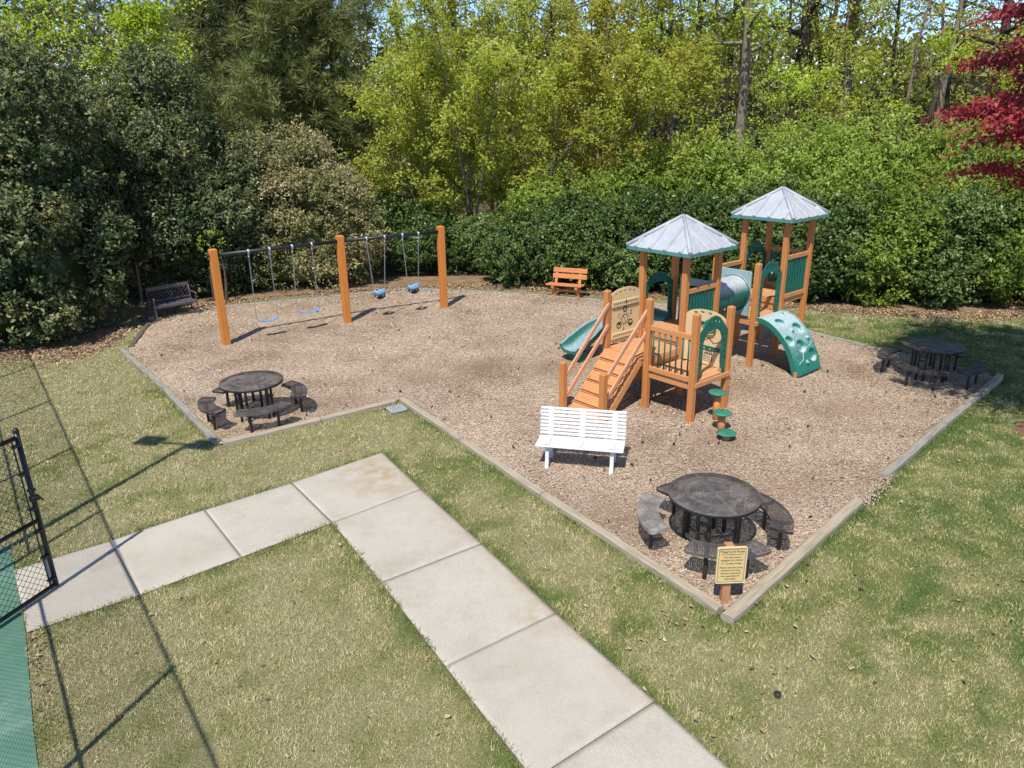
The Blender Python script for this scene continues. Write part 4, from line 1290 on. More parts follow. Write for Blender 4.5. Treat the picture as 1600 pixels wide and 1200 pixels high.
tables = [((2.59, 8.46, 0.02), rad(12), 'round perforated dark table with pale worn patches, behind the rules sign'), ((-4.95, 13.20, 0.02), rad(30), 'round dark brown table in the left corner of the mulch bed'), ((8.85, 14.76, 0.02), rad(-10), 'round near black table standing in the tree shade')]
round_table(*tables[0])
for a in tables[1:]:
    round_table(*a)
def curved_bench(tab, ang, r, lb, m='perf_bench', span=70, zs=0.44):
    tx, ty, _ = tab
    # the thing's own origin is at the bench; its arc centre lies toward the table
    a = rad(ang)
    t = thing('curved_bench', lb, 'bench', (tx + r * math.cos(a), ty + r * math.sin(a), 0.02), a, 'curved benches round the picnic tables')
    r0, r1 = 0.66, 0.945
    rc = (r0 + r1) / 2
    pts = []
    n_ = 16
    h = rad(span) / 2
    f_ = lambda rr, th: (rr * math.cos(th) - rc, rr * math.sin(th))
    e = 0.05
    for i in range(n_ + 1): pts.append(f_(r1, -h + e + (2 * h - 2 * e) * i / n_))
    for b in (25, 55, 80): pts.append(f_(r1 - 0.07 * (1 - math.cos(rad(b))), h - e + e * math.sin(rad(b))))
    for b in (80, 55, 25): pts.append(f_(r0 + 0.07 * (1 - math.cos(rad(b))), h - e * 0.2 + e * 0.2 * math.sin(rad(b)) ))
    for i in range(n_ + 1): pts.append(f_(r0, h - e - (2 * h - 2 * e) * i / n_))
    for b in (25, 55, 80): pts.append(f_(r0 + 0.07 * (1 - math.cos(rad(b))), -h + e * 0.2 - e * 0.2 * math.sin(rad(b))))
    for b in (80, 55, 25): pts.append(f_(r1 - 0.07 * (1 - math.cos(rad(b))), -h + e - e * math.sin(rad(b))))
    # top sheet
    k = len(pts)
    seat = MB().add([Vector((x, y, zs)) for x, y in pts], [tuple(range(k))]).build('seat', MT[m], t)
    MB().add([Vector((x, y, zs - 0.003)) for x, y in pts] + [Vector((x, y, zs - 0.042)) for x, y in pts], [(i, (i + 1) % k, k + (i + 1) % k, k + i) for i in range(k)]).build('seat_rim', MT[m if m != 'perf_bench' else 'brown_steel'], seat)
    for s_ in (-1, 1):
        x, y = f_(rc, s_ * h * 0.52)
        MB().tube([(x, y, -0.05), (x, y, zs - 0.012)], 0.027, 10).build('leg', MT['brown_steel'], t)
        MB().bar((*f_(r0 + .03, s_ * h * 0.52), zs - 0.03), (*f_(r1 - .03, s_ * h * 0.52), zs - 0.03), 0.04, 0.03).build('seat_bracket', MT['brown_steel'], t)
    return t
T0_, T1_, T2_ = tables[0][0], tables[1][0], tables[2][0]
curved_bench(T0_, 172, 0.83, 'pale worn curved bench left of the table behind the sign', 'perf_worn')
curved_bench(T0_, 4, 0.87, 'dark brown curved bench right of the table behind the sign')
curved_bench(T0_, -92, 0.86, 'half worn grey curved bench partly hidden by the rules sign', 'perf_half')
curved_bench(T0_, 95, 0.84, 'dark curved bench mostly hidden behind the table near the sign')
curved_bench(T1_, -146, 0.86, 'dark curved bench beside the left border timber')
curved_bench(T1_, 28, 0.86, 'dark curved bench right of the left corner table')
curved_bench(T1_, -60, 0.84, 'greyish curved bench in front of the left corner table', 'perf_half')
curved_bench(T1_, 128, 0.86, 'dark curved bench peeking out behind the left corner table')
curved_bench(T2_, 140, 0.88, 'near black curved bench left of the shaded table')
curved_bench(T2_, -128, 0.90, 'near black curved bench in front of the shaded table')
curved_bench(T2_, -48, 0.88, 'shaded curved bench nearest the right corner timber')
curved_bench(T2_, 42, 0.88, 'shaded curved bench half hidden behind the right hand table')

# ------------------------------------------------------------------ white bench
wb = thing('slatted_bench', 'white plastic slatted park bench in front of the ramp', 'bench', (1.085, 10.80, 0.02), rad(-13.0))
# local: x along the bench, -y is the front
BL = 1.40
prof_back = [(0.20, 0.44), (0.225, 0.475), (0.27, 0.90)]
for i in range(8):
    f = i / 7
    y_ = 0.215 + 0.10 * f; z_ = 0.475 + 0.40 * f
    MB().box((0, y_, z_), (BL, 0.022, 0.041), Matrix.Rotation(rad(-14), 3, 'X')).build('back_slat', MT['white'], wb, bevel=0.005)
for i in range(8):
    y_ = -0.20 + 0.052 * i
    z_ = 0.438 - 0.02 * math.sin(PI * min(1, (i + 1) / 9)) + (0.0 if i else -0.012)
    MB().box((0, y_, z_), (BL, 0.046, 0.022), Matrix.Rotation(rad(30) if i == 0 else 0, 3, 'X')).build('seat_slat', MT['white'], wb, bevel=0.005)
for x_ in (-0.52, 0.0, 0.52):
    b_ = MB()
    b_.bar((x_, 0.188, 0.455), (x_, 0.293, 0.885), 0.085, 0.012, up=(0, -1, 0.2))
    b_.bar((x_, -0.20, 0.452), (x_, 0.17, 0.445), 0.085, 0.008)
    b_.build('slat_strap', MT['white'], wb)
for x_ in (-0.52, 0.52):
    b_ = MB()
    b_.bar((x_, -0.15, 0.40), (x_, 0.24, 0.42), 0.05, 0.045)
    b_.bar((x_, 0.24, 0.41), (x_, 0.345, 0.88), 0.05, 0.04, up=(0, 1, 0))
    fr = b_.build('side_frame', MT['white'], wb, bevel=0.006)
    for (ya, yb) in ((-0.10, -0.17), (0.20, 0.27)):
        l_ = MB()
        vs = []
        for z_, hw, yo in ((0.40, 0.045, ya), (0.15, 0.032, (ya + yb) / 2), (0.04, 0.042, yb), (-0.03, 0.055, yb)):
            vs += [Vector((x_ - 0.03, yo - hw, z_)), Vector((x_ + 0.03, yo - hw, z_)), Vector((x_ + 0.03, yo + hw, z_)), Vector((x_ - 0.03, yo + hw, z_))]
        l_.add(vs, [(i * 4 + j, i * 4 + (j + 1) % 4, i * 4 + 4 + (j + 1) % 4, i * 4 + 4 + j) for i in range(3) for j in range(4)] + [(0, 1, 2, 3), (12, 15, 14, 13)])
        l_.build('leg', MT['white'], wb, bevel=0.006)
MB().tube([(-0.52, 0.06, 0.33), (0.52, 0.06, 0.33)], 0.015, 8).build('stretcher', MT['white'], wb)

# ------------------------------------------------------------------ orange bench at the back
ob = thing('plank_bench', 'small orange plank bench in front of the dark hedge', 'bench', (1.76, 22.80, 0.02), rad(-24))
for y_, z_ in ((-0.20, 0.44), (-0.02, 0.435)):
    MB().box((-0.02 if y_ < -0.1 else 0.0, y_, z_), (1.18, 0.15, 0.045)).build('seat_plank', MT['bench_orange'], ob, bevel=0.008)
for z_, y_ in ((0.66, 0.15), (0.84, 0.20)):
    MB().box((0.06, y_, z_), (1.12, 0.042, 0.15), Matrix.Rotation(rad(-15), 3, 'X')).build('back_plank', MT['bench_orange'], ob, bevel=0.008)
for x_ in (-0.38, 0.40):
    l_ = MB().bar((x_, 0.08, 0.36), (x_, 0.245, 0.90), 0.09, 0.05, up=(0, 1, 0))
    l_.build('back_support', MT['bench_orange'], ob, bevel=0.006)
    MB().bar((x_, -0.26, 0.37), (x_, 0.12, 0.37), 0.09, 0.09).build('seat_support', MT['bench_orange'], ob, bevel=0.006)
    MB().bar((x_, -0.06, -0.05), (x_, -0.06, 0.325), 0.11, 0.11, up=(0, 1, 0)).build('leg', MT['bench_orange'], ob, bevel=0.008)
MB().bar((-0.36, -0.06, 0.24), (0.38, -0.06, 0.24), 0.04, 0.07).build('stretcher', MT['bench_orange'], ob, bevel=0.005)

# ------------------------------------------------------------------ lattice bench
lb_ = thing('lattice_bench', 'dark brown metal bench with a lattice back beside the holly', 'bench', (-9.93, 21.25, 0.02), rad(45))
mL = MT['lattice']
W2 = 0.60
MB().bar((-W2, 0.25, 0.86), (W2, 0.25, 0.86), 0.035, 0.11).build('top_rail', mL, lb_, bevel=0.01)
MB().bar((-W2, 0.21, 0.50), (W2, 0.21, 0.50), 0.03, 0.04).build('lower_rail', mL, lb_, bevel=0.006)
for sgn in (-1, 1):
    for i in range(-3, 11):
        x0 = -W2 + 0.115 * i; x1 = x0 + 0.31
        z0, z1 = 0.51, 0.82
        if sgn < 0: x0, x1 = -x0, -x1
        # clip to the frame
        def clip(xa, za, xb, zb):
            if abs(xa) > W2 - 0.02:
                xc = math.copysign(W2 - 0.02, xa); f = (xc - xa) / (xb - xa); xa, za = xc, za + (zb - za) * f
            if abs(xb) > W2 - 0.02:
                xc = math.copysign(W2 - 0.02, xb); f = (xc - xa) / (xb - xa); xb, zb = xc, za + (zb - za) * f
            return xa, za, xb, zb
        if min(abs(x0), abs(x1)) > W2 - 0.02 and x0 * x1 > 0: continue
        xa, za, xb, zb = clip(x0, z0, x1, z1)
        yy = lambda z: 0.21 + (z - 0.5) * 0.11 + 0.006 * sgn
        MB().bar((xa, yy(za), za), (xb, yy(zb), zb), 0.010, 0.020, up=(0, 1, 0)).build('lattice_strip', mL, lb_)
for s_ in (-1, 1):
    x_ = s_ * (W2 + 0.005)
    MB().tube([(x_, 0.30, -0.05), (x_, 0.22, 0.30), (x_, 0.20, 0.45), (x_, 0.26, 0.90)], 0.019, 8).build('back_leg', mL, lb_)
    MB().tube([(x_, -0.30, -0.05), (x_, -0.26, 0.10), (x_, -0.21, 0.30), (x_, -0.20, 0.44), (x_, -0.19, 0.54), (x_, -0.24, 0.64)], 0.019, 8).build('front_leg', mL, lb_)
    MB().tube([(x_, 0.23, 0.66), (x_, 0.05, 0.645), (x_, -0.12, 0.655), (x_, -0.24, 0.64), (x_, -0.27, 0.61)], 0.022, 8).build('arm_rest', mL, lb_)
for i in range(5):
    MB().box((0, -0.20 + 0.095 * i, 0.425), (2 * W2, 0.075, 0.018)).build('seat_slat', mL, lb_, bevel=0.004)
MB().bar((-W2, -0.235, 0.395), (W2, -0.235, 0.395), 0.02, 0.07).build('seat_apron', mL, lb_, bevel=0.005)

# ------------------------------------------------------------------ rules sign
sg_ = thing('rules_sign', 'cream Playground Rules sign on a short wooden post in the bed corner', 'sign', (2.435, 7.215, 0), rad(2))
so_ = MB()
so_.box((0, 0, 0.36), (0.098, 0.098, 0.88))
so_.build('post', MT['sign_post'], sg_, bevel=0.01)
SB = Matrix.Rotation(rad(-6), 3, 'X')
MT['sign_face'] = plain('cream_sign_face', (0.62, 0.45, 0.20), 0.5, 0.03, 5)
MT['sign_edge'] = plain('pale_sign_edge', (0.66, 0.56, 0.34), 0.5, 0.03, 5)
MT['sign_ink'] = plain('dark_sign_ink', (0.05, 0.05, 0.04), 0.7, 0.1, 5)
bw, bh = 0.17, 0.235
zc_ = 0.565
fy = -0.068
def rrect(hw, hh, r): 
    o = []
    for sx, sy, a0 in ((1, 1, 0), (-1, 1, 90), (-1, -1, 180), (1, -1, 270)):
        o += [(sx * (hw - r) + r * math.cos(rad(a0 + b)), sy * (hh - r) + r * math.sin(rad(a0 + b))) for b in (0, 30, 60, 90)]
    return o
board = MB().panel([rrect(bw, bh, 0.022)], (0.012, fy, zc_), (1, 0, 0), (0, 0, 1), 0.03).build('sign_board', MT['sign_face'], sg_, bevel=0.004)
MB().panel([rrect(bw, bh, 0.022), rrect(bw - 0.009, bh - 0.009, 0.018)], (0.012, fy - 0.017, zc_), (1, 0, 0), (0, 0, 1), 0.004).build('sign_edge', MT['sign_edge'], board)
MB().panel([rrect(bw - 0.017, bh - 0.017, 0.014), rrect(bw - 0.0205, bh - 0.0205, 0.012)], (0.012, fy - 0.0165, zc_), (1, 0, 0), (0, 0, 1), 0.003).build('border_line', MT['sign_ink'], board)
MB().panel([[(-0.13, -0.0012), (0.13, -0.0012), (0.13, 0.0012), (-0.13, 0.0012)], ], (0.012, fy - 0.0165, zc_ + 0.148), (1, 0, 0), (0, 0, 1), 0.003).build('divider_line', MT['sign_ink'], board)
MB().panel([oval(0, 0, 0.008, 0.006, 8)], (0.012, fy - 0.0175, zc_ + 0.148), (1, 0, 0), (0, 0, 1), 0.003).build('ornament', MT['sign_ink'], board)
lines = [('Playground Rules', 0.183, 0.040), ('This play area is', 0.110, 0.030), ('designed for children', 0.070, 0.030), ('5 - 12 years of age.', 0.030, 0.030),
         ('Please supervise young', -0.025, 0.028), ('children at all times.', -0.063, 0.028), ('Parents or guardians', -0.101, 0.028), ('are responsible for', -0.139, 0.028), ('their safety.', -0.177, 0.028)]
for tx, dz, sz in lines:
    lettering(tx, sz, MT['sign_ink'], board, frame_mtx((0.012, fy - 0.0158, zc_ + dz), (1, 0, 0), (0, 0, 1)), 0.0015)

# drain grate and lawn bits
gr = thing('drain_grate', 'pale grey square drain grate in the grass at the timber corner', 'drain', (-2.28, 13.46, 0.005), rad(32))
gf = MB()
for a, b in (((-.15, -.15), (.15, -.15)), ((.15, -.15), (.15, .15)), ((.15, .15), (-.15, .15)), ((-.15, .15), (-.15, -.15))):
    gf.bar((*a, 0.035), (*b, 0.035), 0.03, 0.03)
gf.build('grate_frame', MT['grate'], gr)
for i in range(8):
    x_ = -0.122 + 0.035 * i
    MB().box((x_, 0, 0.036), (0.018, 0.27, 0.02)).build('grate_bar', MT['grate'], gr)
MB().box((0, 0, 0.012), (0.29, 0.29, 0.02)).build('dark_grate_backing', MT['dark_rubber'], gr)  # solid dark slab standing in for the shaded hollow below the bars
cp = thing('valve_cap', 'small dark round cap in the lawn near the lower right', 'valve cap', (2.55, 5.74, 0.01))
MB().lathe([(0, 0.03), (0.028, 0.03), (0.036, 0.022), (0.038, -0.02)], n=16).build('cap', MT['dark_rubber'], cp)

# ------------------------------------------------------------------ chain link gate and court fence
MT['mesh_wire'] = plain('black_vinyl_wire', (0.012, 0.012, 0.014), 0.5, 0.1, 20)
def chain_link(parent, x0, x1, z0, z1, pitch=0.062, r=0.0015, amp=0.004):
    """diamond mesh in the local xz plane"""
    V, F = [], []
    H_, W_ = z1 - z0, x1 - x0
    segs = []
    n_ = int((W_ + H_) / pitch) + 1
    for i in range(n_):
        a = x0 - H_ + i * pitch
        for s_ in (1, -1):
            xa, za, xb, zb = (a, z0, a + H_, z1) if s_ > 0 else (a, z1, a + H_, z0)
            ta = max(0, (x0 - xa) / H_); tb_ = min(1, (x1 - xa) / H_)
            if tb_ <= ta: continue
            segs.append((xa + H_ * ta, za + (zb - za) * ta, xa + H_ * tb_, za + (zb - za) * tb_, s_))
    for xa, za, xb, zb, s_ in segs:
        d = np.array([xb - xa, 0, zb - za]); L = np.linalg.norm(d)
        if L < 1e-3: continue
        d /= L
        n1 = np.array([0, 1.0, 0]); n2 = np.cross(d, n1)
        b = len(V)
        for p in (np.array([xa, s_ * r, za]), np.array([xb, s_ * r, zb])):
            for j in range(3):
                a_ = 2 * PI * j / 3
                V.append(p + (n1 * math.cos(a_) + n2 * math.sin(a_)) * r)
        for j in range(3): F.append((b + j, b + (j + 1) % 3, b + 3 + (j + 1) % 3, b + 3 + j))
    o = np_mesh('chain_link_mesh', np.array(V), np.array(F), MT['mesh_wire'], None, parent)
    o['kind'] = 'stuff'
    return o
gx = Vector((-5.635, 7.70, 0)); hx = Vector((-6.05, 6.40, 0))
gd = (hx - gx); gl = gd.length
gate = thing('chain_link_gate', 'open black chain link gate with latch, over the end of the walk', 'gate', tuple(gx), math.atan2(gd.y, gd.x))
GH = 2.10
MB().tube([(0, 0, 0.06), (0, 0, GH)], 0.030, 10).build('gate_stile', MT['black_steel'], gate)
MB().lathe([(0.030, 0), (0.036, 0.01), (0.034, 0.035), (0.018, 0.055), (0.0, 0.06)], (0, 0, GH), 12).build('stile_cap', MT['black_steel'], gate)
MB().tube([(gl, 0, 0.06), (gl, 0, GH)], 0.030, 10).build('gate_stile', MT['black_steel'], gate)
for z_ in (0.085, 0.98, GH - 0.055):
    MB().tube([(0.02, 0, z_), (gl - 0.02, 0, z_)], 0.026, 10).build('gate_rail', MT['black_steel'], gate)
MB().tube([(0.085, 0.012, 0.12), (0.085, 0.012, GH - 0.08)], 0.009, 6).build('tension_bar', MT['black_steel'], gate)
for z_ in (0.18, 0.5, 0.85, 1.15, 1.6, 1.95):
    MB().bar((0.0, 0.0, z_), (0.09, 0.006, z_), 0.065, 0.022).build('tension_band', MT['black_steel'], gate, bevel=0.004)
lt = MB().box((-0.012, 0, 1.26), (0.09, 0.085, 0.07)).build('gate_latch', MT['black_steel'], gate, bevel=0.01)
MB().bar((-0.05, 0, 1.28), (-0.10, 0.02, 1.20), 0.03, 0.02).build('latch_fork', MT['black_steel'], lt)
MB().box((0.0, 0, 1.37), (0.07, 0.08, 0.03)).build('latch_band', MT['black_steel'], lt, bevel=0.006)
chain_link(gate, 0.085, gl, 0.09, GH - 0.06, pitch=0.085, r=0.003)

fd = Vector((-0.597, 0.803, 0))
f0 = Vector((-3.0, 2.2, 0))
fence = thing('chain_link_fence', 'tall black chain link tennis court fence just left of the view', 'fence', tuple(f0), math.atan2(fd.y, fd.x))
FH = 3.66
hinge_t = (hx - f0).dot(fd)
LN = 20.5
ts = [0.0, 2.25, hinge_t - 0.03, hinge_t + 1.25, 9.3, 12.3, 15.3, 18.2, LN]
for t in ts:
    MB().tube([(t, 0, -0.1), (t, 0, FH + 0.04)], 0.031, 10).build('fence_post', MT['black_steel'], fence)
for a, b in zip(ts[:-1], ts[1:]):
    gap = abs(a - (hinge_t - 0.03)) < 0.01
    for z_ in ((2.15, FH) if gap else (0.08, 1.85, FH)):
        MB().tube([(a, 0, z_), (b, 0, z_)], 0.018, 8).build('fence_rail', MT['black_steel'], fence)
    chain_link(fence, a + 0.03, b - 0.03, 2.15 if gap else 0.06, FH, pitch=0.08, r=0.0018)
pole = thing('light_pole', 'dark court light pole with two lamp heads, outside the view at left', 'light pole', (-7.15, 7.75, 0), rad(-12))
MB().tube([(0, 0, -0.2), (0, 0, 6.9)], [0.062, 0.05], 12).build('pole', MT['black_steel'], pole)
MB().tube([(-0.62, 0, 6.85), (0.35, 0, 6.85)], 0.035, 8).build('cross_arm', MT['black_steel'], pole)
for x_ in (-0.78, 0.30):
    MB().box((x_, 0.05, 6.83), (0.50, 0.34, 0.14)).build('lamp_head', MT['black_steel'], pole, bevel=0.02)

# ------------------------------------------------------------------ planting
CAM = np.array([0, 0, 5.36])
LIGHT = np.array([-0.17, -0.52, 0.84])        # young leaves turn their faces to the sun
LM = {}
LM['holly'] = leaf_mat('holly_leaf', [(0.024, 0.040, 0.015), (0.052, 0.080, 0.030), (0.098, 0.132, 0.050), (0.18, 0.205, 0.085), (0.30, 0.26, 0.095)], 0.42, 0.28, 0.2)
LM['ivy'] = leaf_mat('glossy_hedge_leaf', [(0.030, 0.055, 0.014), (0.072, 0.118, 0.028), (0.13, 0.19, 0.046), (0.22, 0.29, 0.09)], 0.42, 0.28, 0.26)
LM['privet'] = leaf_mat('fresh_shrub_leaf', [(0.115, 0.165, 0.026), (0.21, 0.285, 0.045), (0.30, 0.385, 0.068), (0.38, 0.46, 0.11)], 0.5, 0.25, 0.42)
LM['olive'] = leaf_mat('yellow_green_leaf', [(0.23, 0.25, 0.034), (0.335, 0.365, 0.052), (0.42, 0.46, 0.078), (0.48, 0.53, 0.125)], 0.5, 0.25, 0.46)
LM['lime'] = leaf_mat('lime_spring_leaf', [(0.24, 0.31, 0.028), (0.35, 0.44, 0.045), (0.44, 0.54, 0.075), (0.52, 0.61, 0.13)], 0.5, 0.25, 0.46)
LM['rust'] = leaf_mat('golden_young_leaf', [(0.25, 0.23, 0.036), (0.36, 0.34, 0.055), (0.44, 0.43, 0.085), (0.50, 0.51, 0.13)], 0.55, 0.2, 0.44)
LM['beige'] = leaf_mat('tan_olive_leaf', [(0.07, 0.105, 0.028), (0.20, 0.20, 0.07), (0.39, 0.335, 0.16), (0.54, 0.47, 0.28)], 0.55, 0.25, 0.28)
LM['pine'] = leaf_mat('pine_needles', [(0.095, 0.118, 0.040), (0.175, 0.20, 0.062), (0.26, 0.28, 0.09), (0.36, 0.34, 0.135)], 0.5, 0.25, 0.32)
LM['pine_dark'] = leaf_mat('blue_pine_needles', [(0.032, 0.048, 0.030), (0.06, 0.085, 0.046), (0.10, 0.13, 0.065), (0.14, 0.165, 0.085)], 0.5, 0.25, 0.28)
LM['red'] = leaf_mat('red_maple_leaf', [(0.15, 0.022, 0.026), (0.30, 0.036, 0.046), (0.44, 0.07, 0.078), (0.56, 0.16, 0.15)], 0.5, 0.25, 0.42)
LM['far'] = leaf_mat('far_wood_leaf', [(0.08, 0.10, 0.03), (0.16, 0.17, 0.045), (0.24, 0.24, 0.075), (0.30, 0.30, 0.12)], 0.6, 0.2, 0.3)

def leaves_mesh(name, P, A, Nn, L, W, v, mat, parent, fold=0.25, tri=False):
    n = len(P)
    A = nrm(A); S_ = nrm(np.cross(A, Nn)); U_ = np.cross(S_, A)
    L = np.broadcast_to(L, n)[:, None]; W = np.broadcast_to(W, n)[:, None]
    if tri:
        V = np.stack([P - A * L * 0.5 - S_ * W * 0.6, P - A * L * 0.4 + S_ * W * 0.6, P + A * L * 0.55], 1).reshape(-1, 3)
        return np_mesh(name, V, np.arange(3 * n).reshape(-1, 3), mat, {'v': np.repeat(np.clip(v, 0, 1), 3)}, parent)
    a = P - A * L * 0.5; c = P + A * L * 0.5 - U_ * L * 0.12
    b = P + S_ * W * 0.5 + U_ * W * fold; d = P - S_ * W * 0.5 + U_ * W * fold
    V = np.stack([a, b, c, d], 1).reshape(-1, 3)
    return np_mesh(name, V, np.arange(4 * n).reshape(-1, 4), mat, {'v': np.repeat(np.clip(v, 0, 1), 4)}, parent)

def limb_mesh(name, limbs, mat, parent, sides=6):
    V, F = [], []
    off = 0
    for pts, rs in limbs:
        pts = np.asarray(pts, float); rs = np.asarray(rs, float)
        k = len(pts); n_ = sides if rs[0] > 0.035 else 3
        t = np.gradient(pts, axis=0); t = nrm(t)
        ref = np.array([0.31, 0.77, 0.2]); a = nrm(np.cross(t, ref)); b = np.cross(t, a)
        th = np.arange(n_) * 2 * PI / n_
        ring = pts[:, None, :] + rs[:, None, None] * (a[:, None, :] * np.cos(th)[None, :, None] + b[:, None, :] * np.sin(th)[None, :, None])
        V.append(ring.reshape(-1, 3))
        i = np.arange(k - 1)[:, None] * n_; j = np.arange(n_)[None, :]; j2 = (j + 1) % n_
        F.append(np.stack([off + i + j, off + i + j2, off + i + n_ + j2, off + i + n_ + j], -1).reshape(-1, 4))
        off += k * n_
    return np_mesh(name, np.concatenate(V), np.concatenate(F), mat, None, parent, True)

def polyline(r, p, d, L, n, wander, lift=0.0, r0=0.05, r1=0.01):
    p = np.array(p, float); d = np.array(d, float); d /= np.linalg.norm(d)
    pts = [p.copy()]
    for i in range(n):
        d = d + r.normal(0, wander, 3) + np.array([0, 0, lift]); d /= np.linalg.norm(d)
        p = p + d * L / n
        pts.append(p.copy())
    return np.array(pts), np.linspace(r0, r1, n + 1), d

def tree(name, label, cat, loc, H, R, z0, mat, bark, seed, group=None, r0=0.16, lean=(0, 0), nlimb=12, nsub=5, ntw=3, per=40, cr=0.28, leaf=(0.10, 0.06), lift=0.06, elev=35, flat=1.0, taper=0.6, vshift=0.0, stems=1, droop=0.0, needle=False, trunkn=10, shape='round', limb_z0=None):
    r = np.random.default_rng(seed)
    t = thing(name, label, cat, loc, 0, group)
    limbs, tips = [], []
    for s_ in range(stems):
        ln = np.array([lean[0], lean[1]]) + (r.normal(0, 0.16, 2) if stems > 1 else r.normal(0, 0.02, 2))
        base = (r.normal(0, 0.25, 2) if stems > 1 else np.zeros(2))
        rr0 = r0 * (r.uniform(0.5, 1) if stems > 1 else 1)
        hh = H * (r.uniform(0.75, 1.0) if stems > 1 else 1)
        tp, tr, _ = polyline(r, (base[0], base[1], -0.1), (ln[0], ln[1], 1), hh, trunkn, 0.035, 0.02, rr0, rr0 * 0.22)
        limbs.append((tp, tr))
        nl = max(3, nlimb // stems)
        for i in range(nl):
            f = (i + r.random()) / nl
            z = z0 + (hh * 0.97 - z0) * f
            q = np.interp(z, tp[:, 2], np.arange(len(tp)))
            p = np.array([np.interp(q, np.arange(len(tp)), tp[:, k_]) for k_ in range(3)])
            rad_ = np.interp(q, np.arange(len(tp)), tr)
            if shape == 'round': sc_ = math.sqrt(max(0.08, 1 - (2 * f - 0.85) ** 2 * 0.85))
            elif shape == 'cone': sc_ = 1.05 - 0.85 * f
            else: sc_ = 0.6 + 0.4 * f
            az = i * 2.399 + s_ * 1.3 + r.normal(0, 0.3)
            el = rad(elev + 25 * f + r.normal(0, 8))
            d = (math.cos(az) * math.cos(el), math.sin(az) * math.cos(el), math.sin(el))
            L = R * sc_ * r.uniform(0.75, 1.15)
            lp_, lr_, ld = polyline(r, p, d, L, 5, 0.12, lift, max(0.012, rad_ * 0.5), 0.008)
            limbs.append((lp_, lr_))
            for j in range(nsub):
                g_ = 0.30 + 0.70 * (j + r.random()) / nsub
                qi = g_ * 5
                p2 = np.array([np.interp(qi, np.arange(6), lp_[:, k_]) for k_ in range(3)])
                d2 = ld + r.normal(0, 0.75, 3); d2[2] = d2[2] * flat + lift - droop
                L2 = L * 0.38 * r.uniform(0.6, 1.2) * (1.15 - 0.5 * g_)
                sp_, sr_, sd_ = polyline(r, p2, d2, L2, 3, 0.2, lift - droop, max(0.006, np.interp(qi, np.arange(6), lr_) * 0.6), 0.004)
                limbs.append((sp_, sr_))
                for k2 in range(ntw):
                    h_ = (k2 + 1) / ntw
                    p3 = sp_[min(3, int(round(h_ * 3)))] + r.normal(0, cr * 0.7, 3) * np.array([1, 1, flat])
                    tips.append((p3, sd_))
            tips.append((lp_[-1], ld))
    limb_mesh('trunk', limbs, bark, t)
    TP = np.array([a for a, _ in tips]); TD = np.array([b for _, b in tips])
    m = len(TP)
    cv = r.random(m)
    cnt = np.maximum(3, (per * r.uniform(0.35, 1.5, m)).astype(int))
    idx = np.repeat(np.arange(m), cnt); n_ = len(idx)
    size = cr * r.uniform(0.7, 1.3, m)
    sprig = nrm(TD + r.normal(0, 0.35, (m, 3)))
    along = r.uniform(-0.9, 1.0, n_)
    P = TP[idx] + sprig[idx] * (along * size[idx] * 1.25)[:, None] + r.normal(0, 1, (n_, 3)) * (size[idx] * 0.42)[:, None] * np.array([1, 1, 0.75 * flat])
    if needle:
        A = nrm(P - TP[idx]) + TD[idx] * 0.35 + np.array([0, 0, 0.25]) + r.normal(0, 0.2, (n_, 3))
        P = TP[idx] + nrm(A) * (size[idx] * r.uniform(0.25, 1.0, n_))[:, None]
        Nn = r.normal(0, 0.8, (n_, 3)) + LIGHT * 0.6
    else:
        A = r.normal(0, 1, (n_, 3)) * np.array([1, 1, 0.6]) - np.array([0, 0, 0.35])
        Nn = r.normal(0, 0.55, (n_, 3)) + LIGHT * 0.85 + np.array([0, 0, 0.15])
    if loc[1] > 25:
        kp = (P[:, 1] < 0.3 * R) | (r.random(n_) < 0.4)
        P, A, Nn, idx, along = P[kp], A[kp], Nn[kp], idx[kp], along[kp]; n_ = len(P)
    ls = r.uniform(0.65, 1.25, n_)
    wx, wz = P[:, 0] + loc[0] + P[:, 1] * 0.3, P[:, 2] + P[:, 1] * 0.2
    v = cv[idx] * 0.5 + r.random(n_) * 0.42 + vshift + 0.45 * (vnoise(wx, wz, 0.9) - 0.45) + 0.10 * along
    c_ = leaves_mesh('crown', P, A, Nn, leaf[0] * ls, leaf[1] * ls, v, mat, t, 0.25, tri=needle)
    return t

